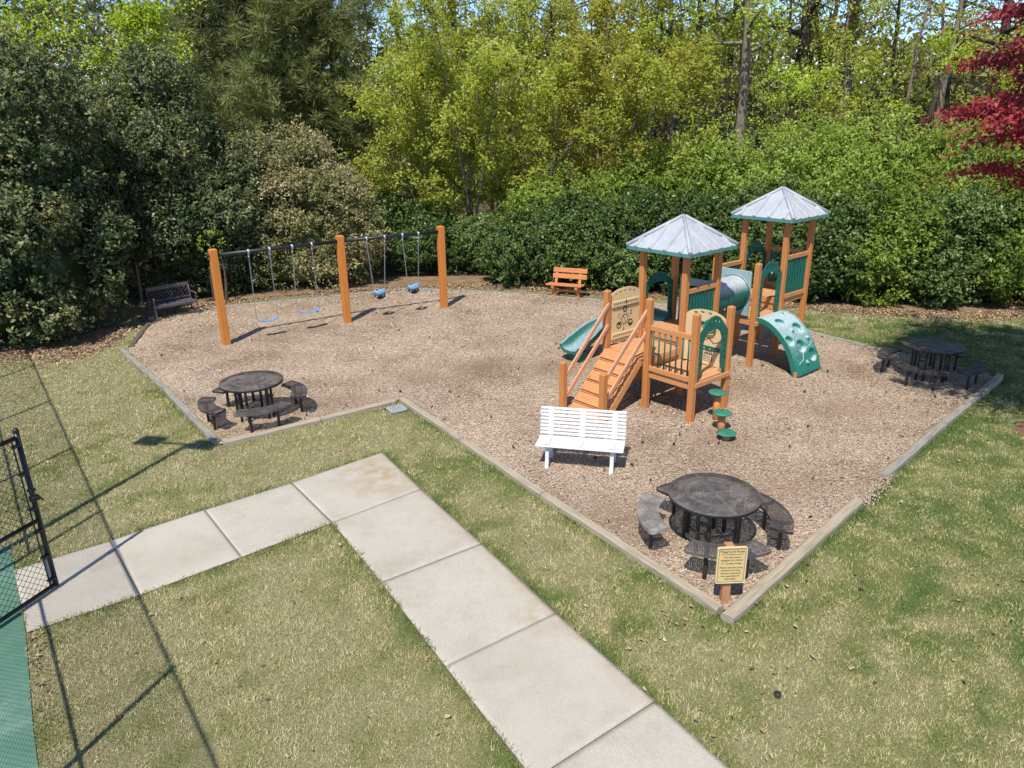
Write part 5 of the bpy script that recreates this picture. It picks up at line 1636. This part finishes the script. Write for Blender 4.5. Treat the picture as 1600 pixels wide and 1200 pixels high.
def shrub(name, label, cat, loc, blobs, mat, seed, group=None, ncl=900, per=22, crad=0.16, leaf=(0.10, 0.055), up=0.25, vshift=0.0, core=0.56, stems=5, bark='bark', rough=0.16, spray=0.0, lumps=11):
    """broadleaf mass: clusters of leaves over a lumpy shell of blobs (cx,cy,cz,rx,ry,rz)"""
    r = np.random.default_rng(seed)
    t = thing(name, label, cat, loc, 0, group)
    B0 = np.array(blobs, float)
    sub = []
    for b in B0:
        for _ in range(lumps):
            d = nrm(r.normal(0, 1, 3)); d[2] = abs(d[2]) * 0.9 - 0.25
            k_ = r.uniform(0.30, 0.48)
            q = b[:3] + d * b[3:] * 0.80
            sub.append((*q, *(np.minimum(b[3:], b[3:].mean()) * k_ * np.array([1.1, 1.1, 0.8]))))
    B = np.concatenate([B0, np.array(sub)]) if sub else B0
    area = (B[:, 3] * B[:, 5] + B[:, 4] * B[:, 5] + B[:, 3] * B[:, 4])
    area[len(B0):] *= 1.8
    ph = r.random((6, 3)) * 6.28
    k3 = r.normal(0, 2.6, (6, 3))
    got, tot, gdirs = [], 0, []
    tocam = nrm(CAM[None, :] - (np.array(loc)[None, :] + B[:, :3]))
    while tot < ncl:
        b = r.choice(len(B), ncl, p=area / area.sum())
        d = nrm(r.normal(0, 1, (ncl, 3)))
        bump_ = sum(np.sin(d @ k3[i] + ph[i, 0] + b * 1.7) for i in range(6)) / 6
        rr = (1 + rough * bump_ * 1.8) * (1 - np.abs(r.normal(0, 0.13, ncl)) + (r.random(ncl) < 0.12) * r.uniform(0, 0.16, ncl))
        c = B[b, :3] + d * B[b, 3:] * rr[:, None]
        ok = c[:, 2] > 0.06
        for j in range(len(B)):
            q = (((c - B[j, :3]) / B[j, 3:]) ** 2).sum(1)
            ok &= (q > (0.70 if j < len(B0) else 0.55)) | (b == j)
        fac = (d * tocam[b]).sum(1)
        ok &= (fac > -0.15) | (r.random(ncl) < 0.12)
        got.append(c[ok]); gdirs.append(d[ok]); tot += int(ok.sum())
    Cc = np.concatenate(got)[:ncl]; D = np.concatenate(gdirs)[:ncl]
    m = len(Cc)
    cnt = np.maximum(4, (per * r.uniform(0.4, 1.5, m)).astype(int))
    idx = np.repeat(np.arange(m), cnt); n_ = len(idx)
    cs = crad * r.uniform(0.7, 1.4, m)
    shoot = nrm(D * 0.55 + np.array([0, 0, 0.45]) + r.normal(0, 0.45, (m, 3)))
    u_ = r.random(n_)
    ln_ = (1.7 * cs + spray * r.random(m) ** 2)
    P = Cc[idx] + shoot[idx] * ((u_ - 0.3) * ln_[idx])[:, None] + r.normal(0, 1, (n_, 3)) * (cs[idx] * (0.52 - 0.22 * u_))[:, None]
    keep = P[:, 2] > 0.02
    P, idx, u_ = P[keep], idx[keep], u_[keep]; n_ = len(P)
    Nn = D[idx] * 0.45 + r.normal(0, 0.5, (n_, 3)) + LIGHT * 0.55 + np.array([0, 0, up])
    A = r.normal(0, 0.9, (n_, 3)) + shoot[idx] * 0.6 - np.array([0, 0, 0.15])
    ls = r.uniform(0.6, 1.3, n_)
    cv = r.random(m)
    wx, wz = P[:, 0] + loc[0] + P[:, 1] * 0.3, P[:, 2] + P[:, 1] * 0.2
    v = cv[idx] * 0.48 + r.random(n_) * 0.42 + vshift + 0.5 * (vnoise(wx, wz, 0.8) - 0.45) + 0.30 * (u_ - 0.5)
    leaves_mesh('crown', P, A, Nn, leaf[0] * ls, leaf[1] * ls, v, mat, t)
    limbs = []
    for i in range(stems):
        bl = B0[i % len(B0)]
        tgt = bl[:3] + r.normal(0, 0.3, 3) * bl[3:]
        p0 = np.array([bl[0] * 0.5 + r.normal(0, 0.2), bl[1] * 0.5 + r.normal(0, 0.2), -0.05])
        pp, pr, _ = polyline(r, p0, tgt - p0, np.linalg.norm(tgt - p0), 5, 0.1, 0.02, 0.06, 0.02)
        limbs.append((pp, pr))
    limb_mesh('stems', limbs, MT[bark], t)
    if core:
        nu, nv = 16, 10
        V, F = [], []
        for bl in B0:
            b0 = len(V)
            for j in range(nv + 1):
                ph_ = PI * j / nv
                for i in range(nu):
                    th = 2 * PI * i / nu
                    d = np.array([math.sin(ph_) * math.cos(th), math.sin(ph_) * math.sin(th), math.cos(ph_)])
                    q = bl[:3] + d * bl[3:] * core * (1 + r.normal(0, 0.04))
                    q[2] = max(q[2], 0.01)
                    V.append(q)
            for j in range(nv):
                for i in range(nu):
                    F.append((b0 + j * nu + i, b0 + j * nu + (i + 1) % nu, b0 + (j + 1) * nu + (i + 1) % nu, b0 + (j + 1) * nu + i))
        np_mesh('opaque_core', np.array(V), np.array(F), mat, {'v': r.random(len(V)) * 0.35}, t, True)  # added solid core in the darker leaf tones, stops light passing through
    return t

# ---- left hollies
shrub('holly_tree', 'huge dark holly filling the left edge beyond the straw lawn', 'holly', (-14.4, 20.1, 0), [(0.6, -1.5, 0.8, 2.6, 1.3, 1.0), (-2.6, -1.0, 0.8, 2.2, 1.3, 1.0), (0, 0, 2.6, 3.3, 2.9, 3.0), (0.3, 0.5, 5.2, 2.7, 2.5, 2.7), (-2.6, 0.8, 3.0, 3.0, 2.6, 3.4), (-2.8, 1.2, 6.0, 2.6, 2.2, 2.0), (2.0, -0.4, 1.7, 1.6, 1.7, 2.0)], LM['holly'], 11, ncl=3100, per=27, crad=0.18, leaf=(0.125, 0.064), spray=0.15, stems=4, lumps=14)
shrub('holly_tree', 'dark pointed holly rising behind the lattice bench', 'holly', (-11.3, 24.6, 0), [(0, 0, 2.3, 2.2, 1.9, 2.6), (0.1, 0, 4.6, 1.9, 1.8, 2.0), (0.25, 0, 6.3, 1.1, 1.1, 1.35), (-1.5, -0.7, 2.0, 1.6, 1.5, 2.3), (1.5, 0.0, 2.4, 1.5, 1.4, 2.3), (2.4, 0.7, 2.7, 1.3, 1.3, 2.2)], LM['holly'], 12, ncl=2150, per=26, crad=0.18, leaf=(0.11, 0.056), spray=0.15, stems=4)
shrub('holly_tree', 'rounded dark holly between the two larger hollies', 'holly', (-13.4, 24.8, 0), [(0, 0, 3.2, 2.4, 2.2, 3.2), (-0.5, 0.3, 4.9, 1.9, 1.8, 1.7)], LM['holly'], 13, ncl=1100, per=26, crad=0.19, leaf=(0.115, 0.058), spray=0.15, stems=3)
shrub('holly_tree', 'low holly clump with yellow tips behind the left swing post', 'holly', (-9.5, 24.3, 0), [(0, 0, 1.2, 1.2, 0.9, 1.4), (-0.9, -0.1, 0.9, 0.9, 0.8, 1.0)], LM['holly'], 14, ncl=600, per=22, crad=0.14, leaf=(0.09, 0.05), stems=3)
shrub('yellow_shoot_shrub', 'small bright yellow green shoot beside the left swing post', 'shrub', (-9.25, 23.0, 0), [(0, 0, 1.85, 0.33, 0.3, 0.45)], LM['lime'], 15, ncl=22, per=9, crad=0.10, leaf=(0.09, 0.045), core=0, stems=4, lumps=0)
# ---- tan olive shrub behind the swings
shrub('tan_shrub', 'large tan and olive leaved shrub behind the belt swings', 'shrub', (-7.35, 25.9, 0), [(0.2, -0.7, 0.7, 2.3, 0.9, 0.9), (0, 0, 1.5, 2.2, 1.6, 1.7), (0.7, 0.1, 3.1, 1.5, 1.4, 1.3), (-0.9, 0.4, 3.7, 1.3, 1.3, 1.4), (1.7, -0.2, 1.5, 1.2, 1.2, 1.6), (-1.7, 0.1, 1.6, 1.2, 1.2, 1.7), (0.2, 0.5, 4.4, 0.9, 0.9, 0.8)], LM['beige'], 21, ncl=2200, per=24, crad=0.155, leaf=(0.09, 0.054), stems=4, spray=0.45, rough=0.4, lumps=14, core=0.62)
# ---- dark understory behind the bucket swings
for i, (x, y, h, r_, lb, mt) in enumerate(((-3.2, 26.8, 2.0, 1.3, 'dark leafy shrub behind the bucket swings', 'ivy'), (-1.4, 26.6, 1.7, 1.2, 'dark shrub right of the right swing post', 'ivy'), (-4.6, 27.8, 2.6, 1.3, 'shaded green shrub deep behind the middle swing post', 'ivy'), (0.0, 27.4, 2.2, 1.3, 'dim shrub left of the orange plank bench', 'ivy'))):
    shrub('understory_shrub', lb, 'shrub', (x, y + 0.9, 0), [(0, 0, h * 0.5, r_, r_ * 0.8, h * 0.55), (0.4, 0.1, h * 0.8, r_ * 0.7, r_ * 0.7, h * 0.4)], LM[mt], 30 + i, 'shaded shrubs under the yellow green trees', ncl=420, per=18, crad=0.15, leaf=(0.11, 0.06), core=0.6, stems=4)
# ---- glossy hedge round the back
hed = [(0.6, 25.6, 2.3, 'hedge shrub directly behind the orange plank bench'), (2.4, 24.9, 2.6, 'hedge shrub right of the orange plank bench'), (4.2, 24.2, 2.8, 'hedge shrub seen left of the nearer roof'), (6.0, 23.6, 2.9, 'hedge shrub seen between the two roofs'),
       (7.8, 22.9, 2.9, 'hedge shrub behind the farther tower'), (9.6, 22.3, 2.9, 'hedge shrub right of the farther tower'), (11.3, 21.8, 3.0, 'hedge shrub beyond the shaded picnic table'), (13.0, 21.5, 3.1, 'hedge shrub below the red maple'), (14.8, 21.4, 3.2, 'hedge shrub at the right edge of the picture'), (16.8, 21.2, 3.2, 'hedge shrub outermost on the right')]
for i, (x, y, h, lb) in enumerate(hed):
    r = np.random.default_rng(500 + i)
    shrub('hedge_shrub', ('leafy light green ' if i in (6, 8) else 'glossy dark green ') + lb, 'hedge shrub', (x, y, 0), [(0, 0, h * 0.45, 1.35, 1.25, h * 0.52), (0.2 + r.normal(0, .2), 0.2, h * 0.75, 1.1, 1.1, h * 0.33), (-0.6, -0.1, h * 0.3, 0.9, 1.05, h * 0.35)], LM['privet' if i in (6, 8) else 'ivy'], 50 + i, 'glossy hedge shrubs behind the playset', ncl=760, per=22, crad=0.14, leaf=(0.113, 0.062), spray=0.30, rough=0.38, stems=3, lumps=12, vshift=r.normal(-0.02, 0.08) - (0.2 if i in (6, 8) else 0))
# ---- fresher shrubs standing above and behind the hedge
frs = [(9.4, 25.3, 5.0, 1.8, 'bright green shrub behind the farther roof'), (11.6, 24.5, 5.2, 2.0, 'broad bright green shrub above the hedge, right of the farther roof'), (14.0, 23.9, 4.9, 2.0, 'bright green shrub left of the red maple'), (16.4, 23.8, 5.4, 2.0, 'bright green shrub behind the red maple'), (7.0, 26.6, 4.6, 1.6, 'olive green shrub above the nearer roof'), (4.4, 27.0, 3.8, 1.5, 'olive green shrub above the left end of the hedge'), (18.8, 24.0, 5.4, 2.0, 'bright green shrub at the far right edge'), (11.2, 23.2, 3.9, 1.0, 'light green shrub spilling over the hedge right of the farther roof'), (14.2, 22.4, 3.8, 1.2, 'light green shrub spilling over the hedge below the red maple'), (1.8, 26.6, 3.4, 1.4, 'olive green shrub above the hedge behind the orange plank bench'), (16.6, 22.2, 3.5, 1.2, 'light green shrub in the hedge at the right edge')]
for i, (x, y, h, r_, lb) in enumerate(frs):
    shrub('tall_shrub', lb, 'shrub', (x, y, 0), [(0, 0, h * 0.42, r_, r_ * 0.9, h * 0.45), (0.4, 0.1, h * 0.72, r_ * 0.75, r_ * 0.7, h * 0.3), (-0.9, 0.0, h * 0.62, r_ * 0.6, r_ * 0.6, h * 0.3), (1.0, -0.3, h * 0.45, r_ * 0.7, r_ * 0.7, h * 0.3)], LM['privet'], 70 + i, 'bright shrubs behind the hedge', ncl=760, per=21, crad=0.18, leaf=(0.122, 0.067), spray=0.45, core=0.5, rough=0.4, stems=4, lumps=12, vshift=-0.05 if i in (4, 5) else 0.0)

# ---- yellow green multi stem trees in the middle
mid = [(-3.7, 28.8, 8.6, 2.6, 0.06, 'olive', 'yellow green tree with leaning brown stems right of the tan shrub'), (-1.6, 29.4, 9.4, 2.9, 0.02, 'olive', 'yellow green tree above the right swing post'), (0.9, 28.8, 8.2, 2.8, -0.02, 'olive', 'yellow green tree above the orange plank bench'),
       (3.2, 29.8, 9.4, 2.8, 0.0, 'rust', 'golden green tree left of the tall bare trunks'), (5.6, 29.0, 8.2, 2.6, 0.02, 'olive', 'yellow green tree over the nearer roof'), (-4.4, 31.5, 9.8, 2.2, 0.02, 'olive', 'pale yellow green tree half behind the big pine'),
       (-0.2, 33.5, 12.5, 3.2, 0.0, 'olive', 'taller yellow green tree in the second row above the right swing post'), (4.6, 34.0, 12.0, 3.2, 0.0, 'rust', 'taller golden green tree in the second row above the nearer roof'), (-2.9, 35.5, 12.5, 2.6, 0.0, 'olive', 'taller yellow green tree in the second row beside the big pine'), (20.5, 31.0, 9.5, 2.8, 0.0, 'rust', 'golden green tree in front of the tan house'), (24.0, 33.0, 11.0, 3.0, 0.0, 'rust', 'golden green tree above the red maple'),
       (10.6, 29.8, 8.4, 1.9, 0.0, 'lime', 'light leafy sapling screening the pale tall trunk'), (13.4, 30.2, 8.0, 1.9, 0.0, 'olive', 'light leafy sapling before the thick dark trunk'), (17.2, 29.6, 8.6, 2.1, 0.0, 'lime', 'light leafy sapling above the bright shrubs at right')]
for i, (x, y, H_, R_, ln, mt, lb) in enumerate(mid):
    tree('young_tree', lb, 'tree', (x, y, 0), H_, R_, 1.6, LM[mt], MT['twig'], 100 + i, 'yellow green trees behind the swings', r0=0.11 if i < 11 else 0.06, lean=(ln, -0.05), nlimb=32 if i < 11 else 18, nsub=7 if i < 11 else 5, ntw=3, per=26 if i < 11 else 19, cr=0.26, leaf=(0.124, 0.075), stems=3, elev=22)
# ---- pines at left
tree('pine_tree', 'big olive green pine behind the tan shrub', 'pine', (-10.2, 33.5, 0), 14.5, 4.3, 4.2, LM['pine'], MT['bark_pine'], 130, r0=0.24, nlimb=62, nsub=10, ntw=4, per=58, cr=0.46, leaf=(0.28, 0.030), elev=4, needle=True, shape='cone', lift=0.02)
tree('pine_tree', 'second olive pine just left of the yellow green trees', 'pine', (-7.6, 34.8, 0), 15.0, 3.4, 4.0, LM['pine'], MT['bark_pine'], 131, r0=0.2, nlimb=46, nsub=8, ntw=4, per=52, cr=0.44, leaf=(0.28, 0.030), elev=4, needle=True, shape='cone', lift=0.02)
for i, (x, y, lb) in enumerate(((-19.2, 42, 'thin dark pine against the sky at upper left'), (-15.4, 44, 'dark pine with open limbs left of the big pine'), (-23.5, 41, 'dark pine behind the lime green tree'), (-12.2, 46, 'dark pine just behind the big pine'))):
    tree('pine_tree', lb, 'pine', (x, y, 0), 17, 3.6, 5.0, LM['pine_dark'], MT['bark_pine'], 140 + i, 'dark pines at upper left', r0=0.22, nlimb=28, nsub=6, ntw=3, per=26, cr=0.45, leaf=(0.32, 0.028), elev=10, needle=True, shape='cone', lift=0.02)
# ---- lime trees top left
tree('maple_tree', 'lime green tree in the upper left corner', 'tree', (-18.2, 27.5, 0), 11.5, 3.6, 5.0, LM['lime'], MT['bark'], 150, 'lime green spring trees', r0=0.18, nlimb=22, nsub=7, ntw=4, per=24, cr=0.32, leaf=(0.13, 0.09), elev=25, droop=0.08)
tree('maple_tree', 'lime green tree showing above the pointed holly', 'tree', (-13.2, 28.6, 0), 8.9, 2.2, 4.4, LM['lime'], MT['bark'], 151, 'lime green spring trees', r0=0.13, nlimb=16, nsub=6, ntw=4, per=22, cr=0.28, leaf=(0.12, 0.085), elev=30, droop=0.05)
tree('bare_tree', 'small bare twiggy tree between the hollies', 'tree', (-15.4, 26.0, 0), 8.6, 1.7, 5.0, LM['beige'], MT['twig'], 152, r0=0.07, nlimb=12, nsub=5, ntw=1, per=1, cr=0.1, leaf=(0.03, 0.02), elev=40)
tree('bare_tree', 'low bare branches poking out of the holly face', 'branches', (-11.6, 22.7, 0), 4.6, 1.5, 2.6, LM['beige'], MT['twig'], 153, r0=0.05, nlimb=8, nsub=4, ntw=1, per=1, cr=0.1, leaf=(0.03, 0.02), elev=12)
# ---- tall trunks at right
tall = [(8.7, 28.3, 0.25, 'bark_pale', 'lime', 'tall pale trunk with sparse leaves straight above the farther roof'), (11.9, 33.5, 0.34, 'bark', 'lime', 'tall dark thick trunk second right of the pale one'), (14.6, 34.5, 0.42, 'bark_pale', 'rust', 'thickest grey brown trunk right of centre'), (10.4, 38.5, 0.22, 'bark', 'olive', 'slim dark trunk right behind the pale one'),
        (8.6, 36.0, 0.20, 'bark', 'olive', 'slim dark trunk left of the pale one'), (7.6, 40.0, 0.20, 'bark', 'rust', 'slim dark trunk above the nearer roof'), (16.6, 39.0, 0.24, 'bark', 'rust', 'dark trunk right of the thickest one'), (19.3, 35.0, 0.17, 'bark_pale', 'rust', 'slim pale trunk left of the tan house'), (22.8, 36.5, 0.30, 'bark', 'olive', 'dark trunk in front of the tan house'),
        (2.0, 35.0, 0.26, 'bark_pale', 'olive', 'pale trunk seen through the yellow green trees'), (5.0, 37.5, 0.20, 'bark', 'rust', 'dark trunk seen behind the golden tree'), (-2.0, 39.0, 0.22, 'bark', 'olive', 'dark trunk far behind the right swing post'),
        (17.8, 45.0, 0.22, 'bark', 'olive', 'far slim trunk filling the sky right of the thickest trunk'), (12.4, 47.0, 0.22, 'bark', 'olive', 'far slim trunk between the two thick trunks'), (24.5, 46.0, 0.24, 'bark', 'rust', 'far trunk standing before the tan house roof'), (28.5, 43.0, 0.24, 'bark', 'olive', 'far leafy trunk behind the red maple'), (8.8, 50.0, 0.24, 'bark', 'olive', 'far trunk beside the grey blue house'), (4.0, 47.0, 0.24, 'bark', 'olive', 'far leafy trunk behind the golden trees'), (-6.5, 47.0, 0.24, 'bark', 'olive', 'far leafy trunk to the right of the big pine')]
for i, (x, y, r0_, bk, mt, lb) in enumerate(tall):
    tree('tall_tree', lb, 'tree', (x, y, 0), 17.5 + (i % 3), 3.8, (7.2 if y < 40 else 6.0) + (i % 4) * 0.5, LM[mt], MT[bk], 170 + i, 'tall trunks behind the hedge', r0=r0_, nlimb=22, nsub=6, ntw=3, per=15 if y < 43 else 18, cr=0.40, leaf=(0.14, 0.095), elev=10, droop=0.10, trunkn=12, lift=0.02)
slim = [(7.2, 31.0, 0.09), (9.9, 31.5, 0.11), (10.9, 30.2, 0.08), (12.9, 32.0, 0.10), (13.6, 36.0, 0.14), (15.8, 31.5, 0.10), (16.9, 34.0, 0.12), (18.2, 32.0, 0.09), (21.3, 38.0, 0.15), (3.9, 32.5, 0.10), (6.2, 33.5, 0.12), (-0.8, 36.0, 0.13)]
for i, (x, y, r0_) in enumerate(slim):
    where = ['left of the pale tall trunk', 'just right of the pale tall trunk', 'low in front of the dark thick trunk', 'between the dark thick trunk and the thickest one', 'behind the thickest trunk', 'right beside the thickest trunk', 'further right of the thickest trunk', 'left of the golden tree at upper right', 'beside the tan house', 'behind the golden green tree', 'above the nearer roof among yellow leaves', 'above the orange plank bench'][i]
    tree('slim_tree', 'slim straight sapling trunk ' + where, 'tree', (x, y, 0), 12.5 + (i * 7 % 5), 2.0, 5.0 + (i % 3), LM[('lime', 'olive', 'rust')[i % 3]], MT[('bark', 'twig')[i % 2]], 300 + i, 'slim trunks in the woods', r0=r0_, lean=((i % 5 - 2) * 0.02, 0), nlimb=14, nsub=5, ntw=2, per=12, cr=0.30, leaf=(0.13, 0.085), elev=25, droop=0.05)
# ---- red maple
def maple():
    r = np.random.default_rng(900)
    loc = np.array([10.05, 12.1, 0.0])
    t = thing('red_maple', 'red leaved maple reaching in from the right edge', 'tree', tuple(loc))
    limbs = []
    tp, tr, _ = polyline(r, (0, 0, -0.1), (0.05, 0, 1), 5.8, 8, 0.05, 0.0, 0.13, 0.03)
    limbs.append((tp, tr))
    pads = []
    for i in range(60):
        f = i / 59
        z = 5.2 + 1.9 * f
        az = i * 2.399
        rr = (2.5 * math.sqrt(max(0.05, 1 - (2 * f - 0.75) ** 2 * 0.62))) * (0.45 + 0.55 * r.random() ** 0.4)
        c = np.array([rr * math.cos(az), rr * math.sin(az), z + r.normal(0, 0.15)])
        k_ = int(np.clip((z - 1.2) / 5.8 * 8, 1, 7))
        d = c - tp[k_]
        pp, pr, _ = polyline(r, tp[k_], d, np.linalg.norm(d), 4, 0.08, 0, 0.04, 0.008)
        limbs.append((pp, pr))
        pads.append((pp[-1], r.uniform(0.5, 0.85)))
        pads.append((pp[-2], r.uniform(0.35, 0.6)))
    limb_mesh('trunk', limbs, MT['bark'], t)
    P, Nn, A, v = [], [], [], []
    for c, s_ in pads:
        m = int(620 * (s_ / 0.7) ** 2)
        q = r.normal(0, 0.5, (m, 3)) * np.array([s_, s_, 0.13])
        q[:, 2] -= 0.16 * (q[:, 0] ** 2 + q[:, 1] ** 2) / s_
        P.append(c + q); A.append(nrm(q * np.array([1, 1, 0]) + r.normal(0, 0.4, (m, 3)) + np.array([0, 0, -0.35])))
        Nn.append(r.normal(0, 0.4, (m, 3)) + LIGHT * 0.9); v.append(np.clip(0.5 * r.random() + 0.5 * r.random(m), 0, 1))
    P = np.concatenate(P); n_ = len(P)
    ls = r.uniform(0.6, 1.25, n_)
    leaves_mesh('crown', P, np.concatenate(A), np.concatenate(Nn), 0.085 * ls, 0.05 * ls, np.concatenate(v), LM['red'], t)
    mr = MB().lathe([(0, 0.05), (0.55, 0.045), (0.8, 0.01)], (9.7, 11.7, 0), 28)
    structure(mr.build('mulch_ring', MT['red_mulch']))
maple()

tree('shade_tree', 'broad shade tree just outside the right edge, known by its shadow', 'tree', (10.6, 8.3, 0), 12.0, 3.6, 7.2, LM['privet'], MT['bark'], 240, r0=0.2, lean=(-0.16, 0.05), nlimb=26, nsub=6, ntw=4, per=46, cr=0.36, leaf=(0.15, 0.10), elev=15)
# ---- far woods and houses
def far_woods():
    r = np.random.default_rng(77)
    n_ = 70000
    x = r.uniform(-58, 62, n_); y = r.uniform(52, 68, n_)
    top = 6.2 + 3.0 * vnoise(x, x * 0 + 3.0, 0.16) + np.where(x < -10, 6, 0) + np.where((x > -8) & (x < 8), 4.0, 0) + np.where(x > 8, 3.4, 0)
    z = r.random(n_) ** 0.8 * top
    P = np.stack([x, y, z], -1)
    o = leaves_mesh('far_woods', P, r.normal(0, 1, (n_, 3)), r.normal(0, 0.6, (n_, 3)) + np.array([0, -0.3, 0.5]), r.uniform(0.36, 0.7, n_), r.uniform(0.24, 0.42, n_), r.random(n_) * 0.6 + 0.4 * vnoise(x, z, 0.5), LM['far'], None, tri=True)
    o['kind'] = 'stuff'
far_woods()
MT['horizon_screen'] = plain('horizon_screen_green', (0.10, 0.115, 0.045), 0.95, 0.4, 0.35, bumpd=0.5, spec=0.05)
def rise():  # added ridge that blocks the white sky low on the horizon
    xs = np.linspace(-160, 180, 120)
    V, F = [], []
    for j, (y, k) in enumerate(((78, 0.0), (86, 0.62), (96, 1.0), (140, 1.05))):
        for x in xs:
            V.append((x, y + 3 * float(vnoise(x, j * 5.0, 0.2)), k * (7.2 + 2.6 * float(vnoise(x, 1.0, 0.11)) + 1.2 * float(vnoise(x, j * 3.0, 0.5)))))
    n_ = len(xs)
    for j in range(3):
        for i in range(n_ - 1): F.append((j * n_ + i, j * n_ + i + 1, (j + 1) * n_ + i + 1, (j + 1) * n_ + i))
    structure(np_mesh('horizon_screen', np.array(V), np.array(F), MT['horizon_screen'], None, None, True))
rise()
def house(label, loc, rz, w_, d_, h, rh, wall, wins):
    t = thing('house', label, 'house', loc, rz)
    MB().box((0, 0, h / 2), (w_, d_, h)).build('wall', MT[wall], t)
    ov = 0.4
    rf = MB().add([Vector((-w_ / 2 - ov, -d_ / 2 - ov, h)), Vector((w_ / 2 + ov, -d_ / 2 - ov, h)), Vector((w_ / 2 + ov, d_ / 2 + ov, h)), Vector((-w_ / 2 - ov, d_ / 2 + ov, h)),
                   Vector((-w_ / 2 + d_ * 0.35, 0, h + rh)), Vector((w_ / 2 - d_ * 0.35, 0, h + rh))], [(0, 1, 5, 4), (1, 2, 5), (2, 3, 4, 5), (3, 0, 4), (3, 2, 1, 0)]).build('roof', MT['shingle'], t)
    MB().box((0, -d_ / 2 - 0.42, h - 0.1), (w_ + 0.8, 0.06, 0.18)).build('fascia', MT['shingle'], rf)
    for x, z in wins:
        f = MB().box((x, -d_ / 2 - 0.03, z), (1.2, 0.1, 1.6)).build('window', MT['trim'], t)
        MB().box((x, -d_ / 2 - 0.09, z), (1.0, 0.05, 1.4)).build('pane', MT['pane'], f)
house('tan sided house with a brown roof behind the trees at upper right', (38.5, 62, 0), rad(-12), 12, 9, 8.0, 3.0, 'brick_wall', [(-4, 6.9), (0, 6.9), (4, 6.9), (-3, 3.4), (3, 3.4)])
house('grey blue house glimpsed between slim trunks above the towers', (14.5, 62, 0), rad(8), 11, 9, 7.2, 3.2, 'blue_wall', [(-3.5, 5.4), (0, 5.4), (3.5, 5.4)])
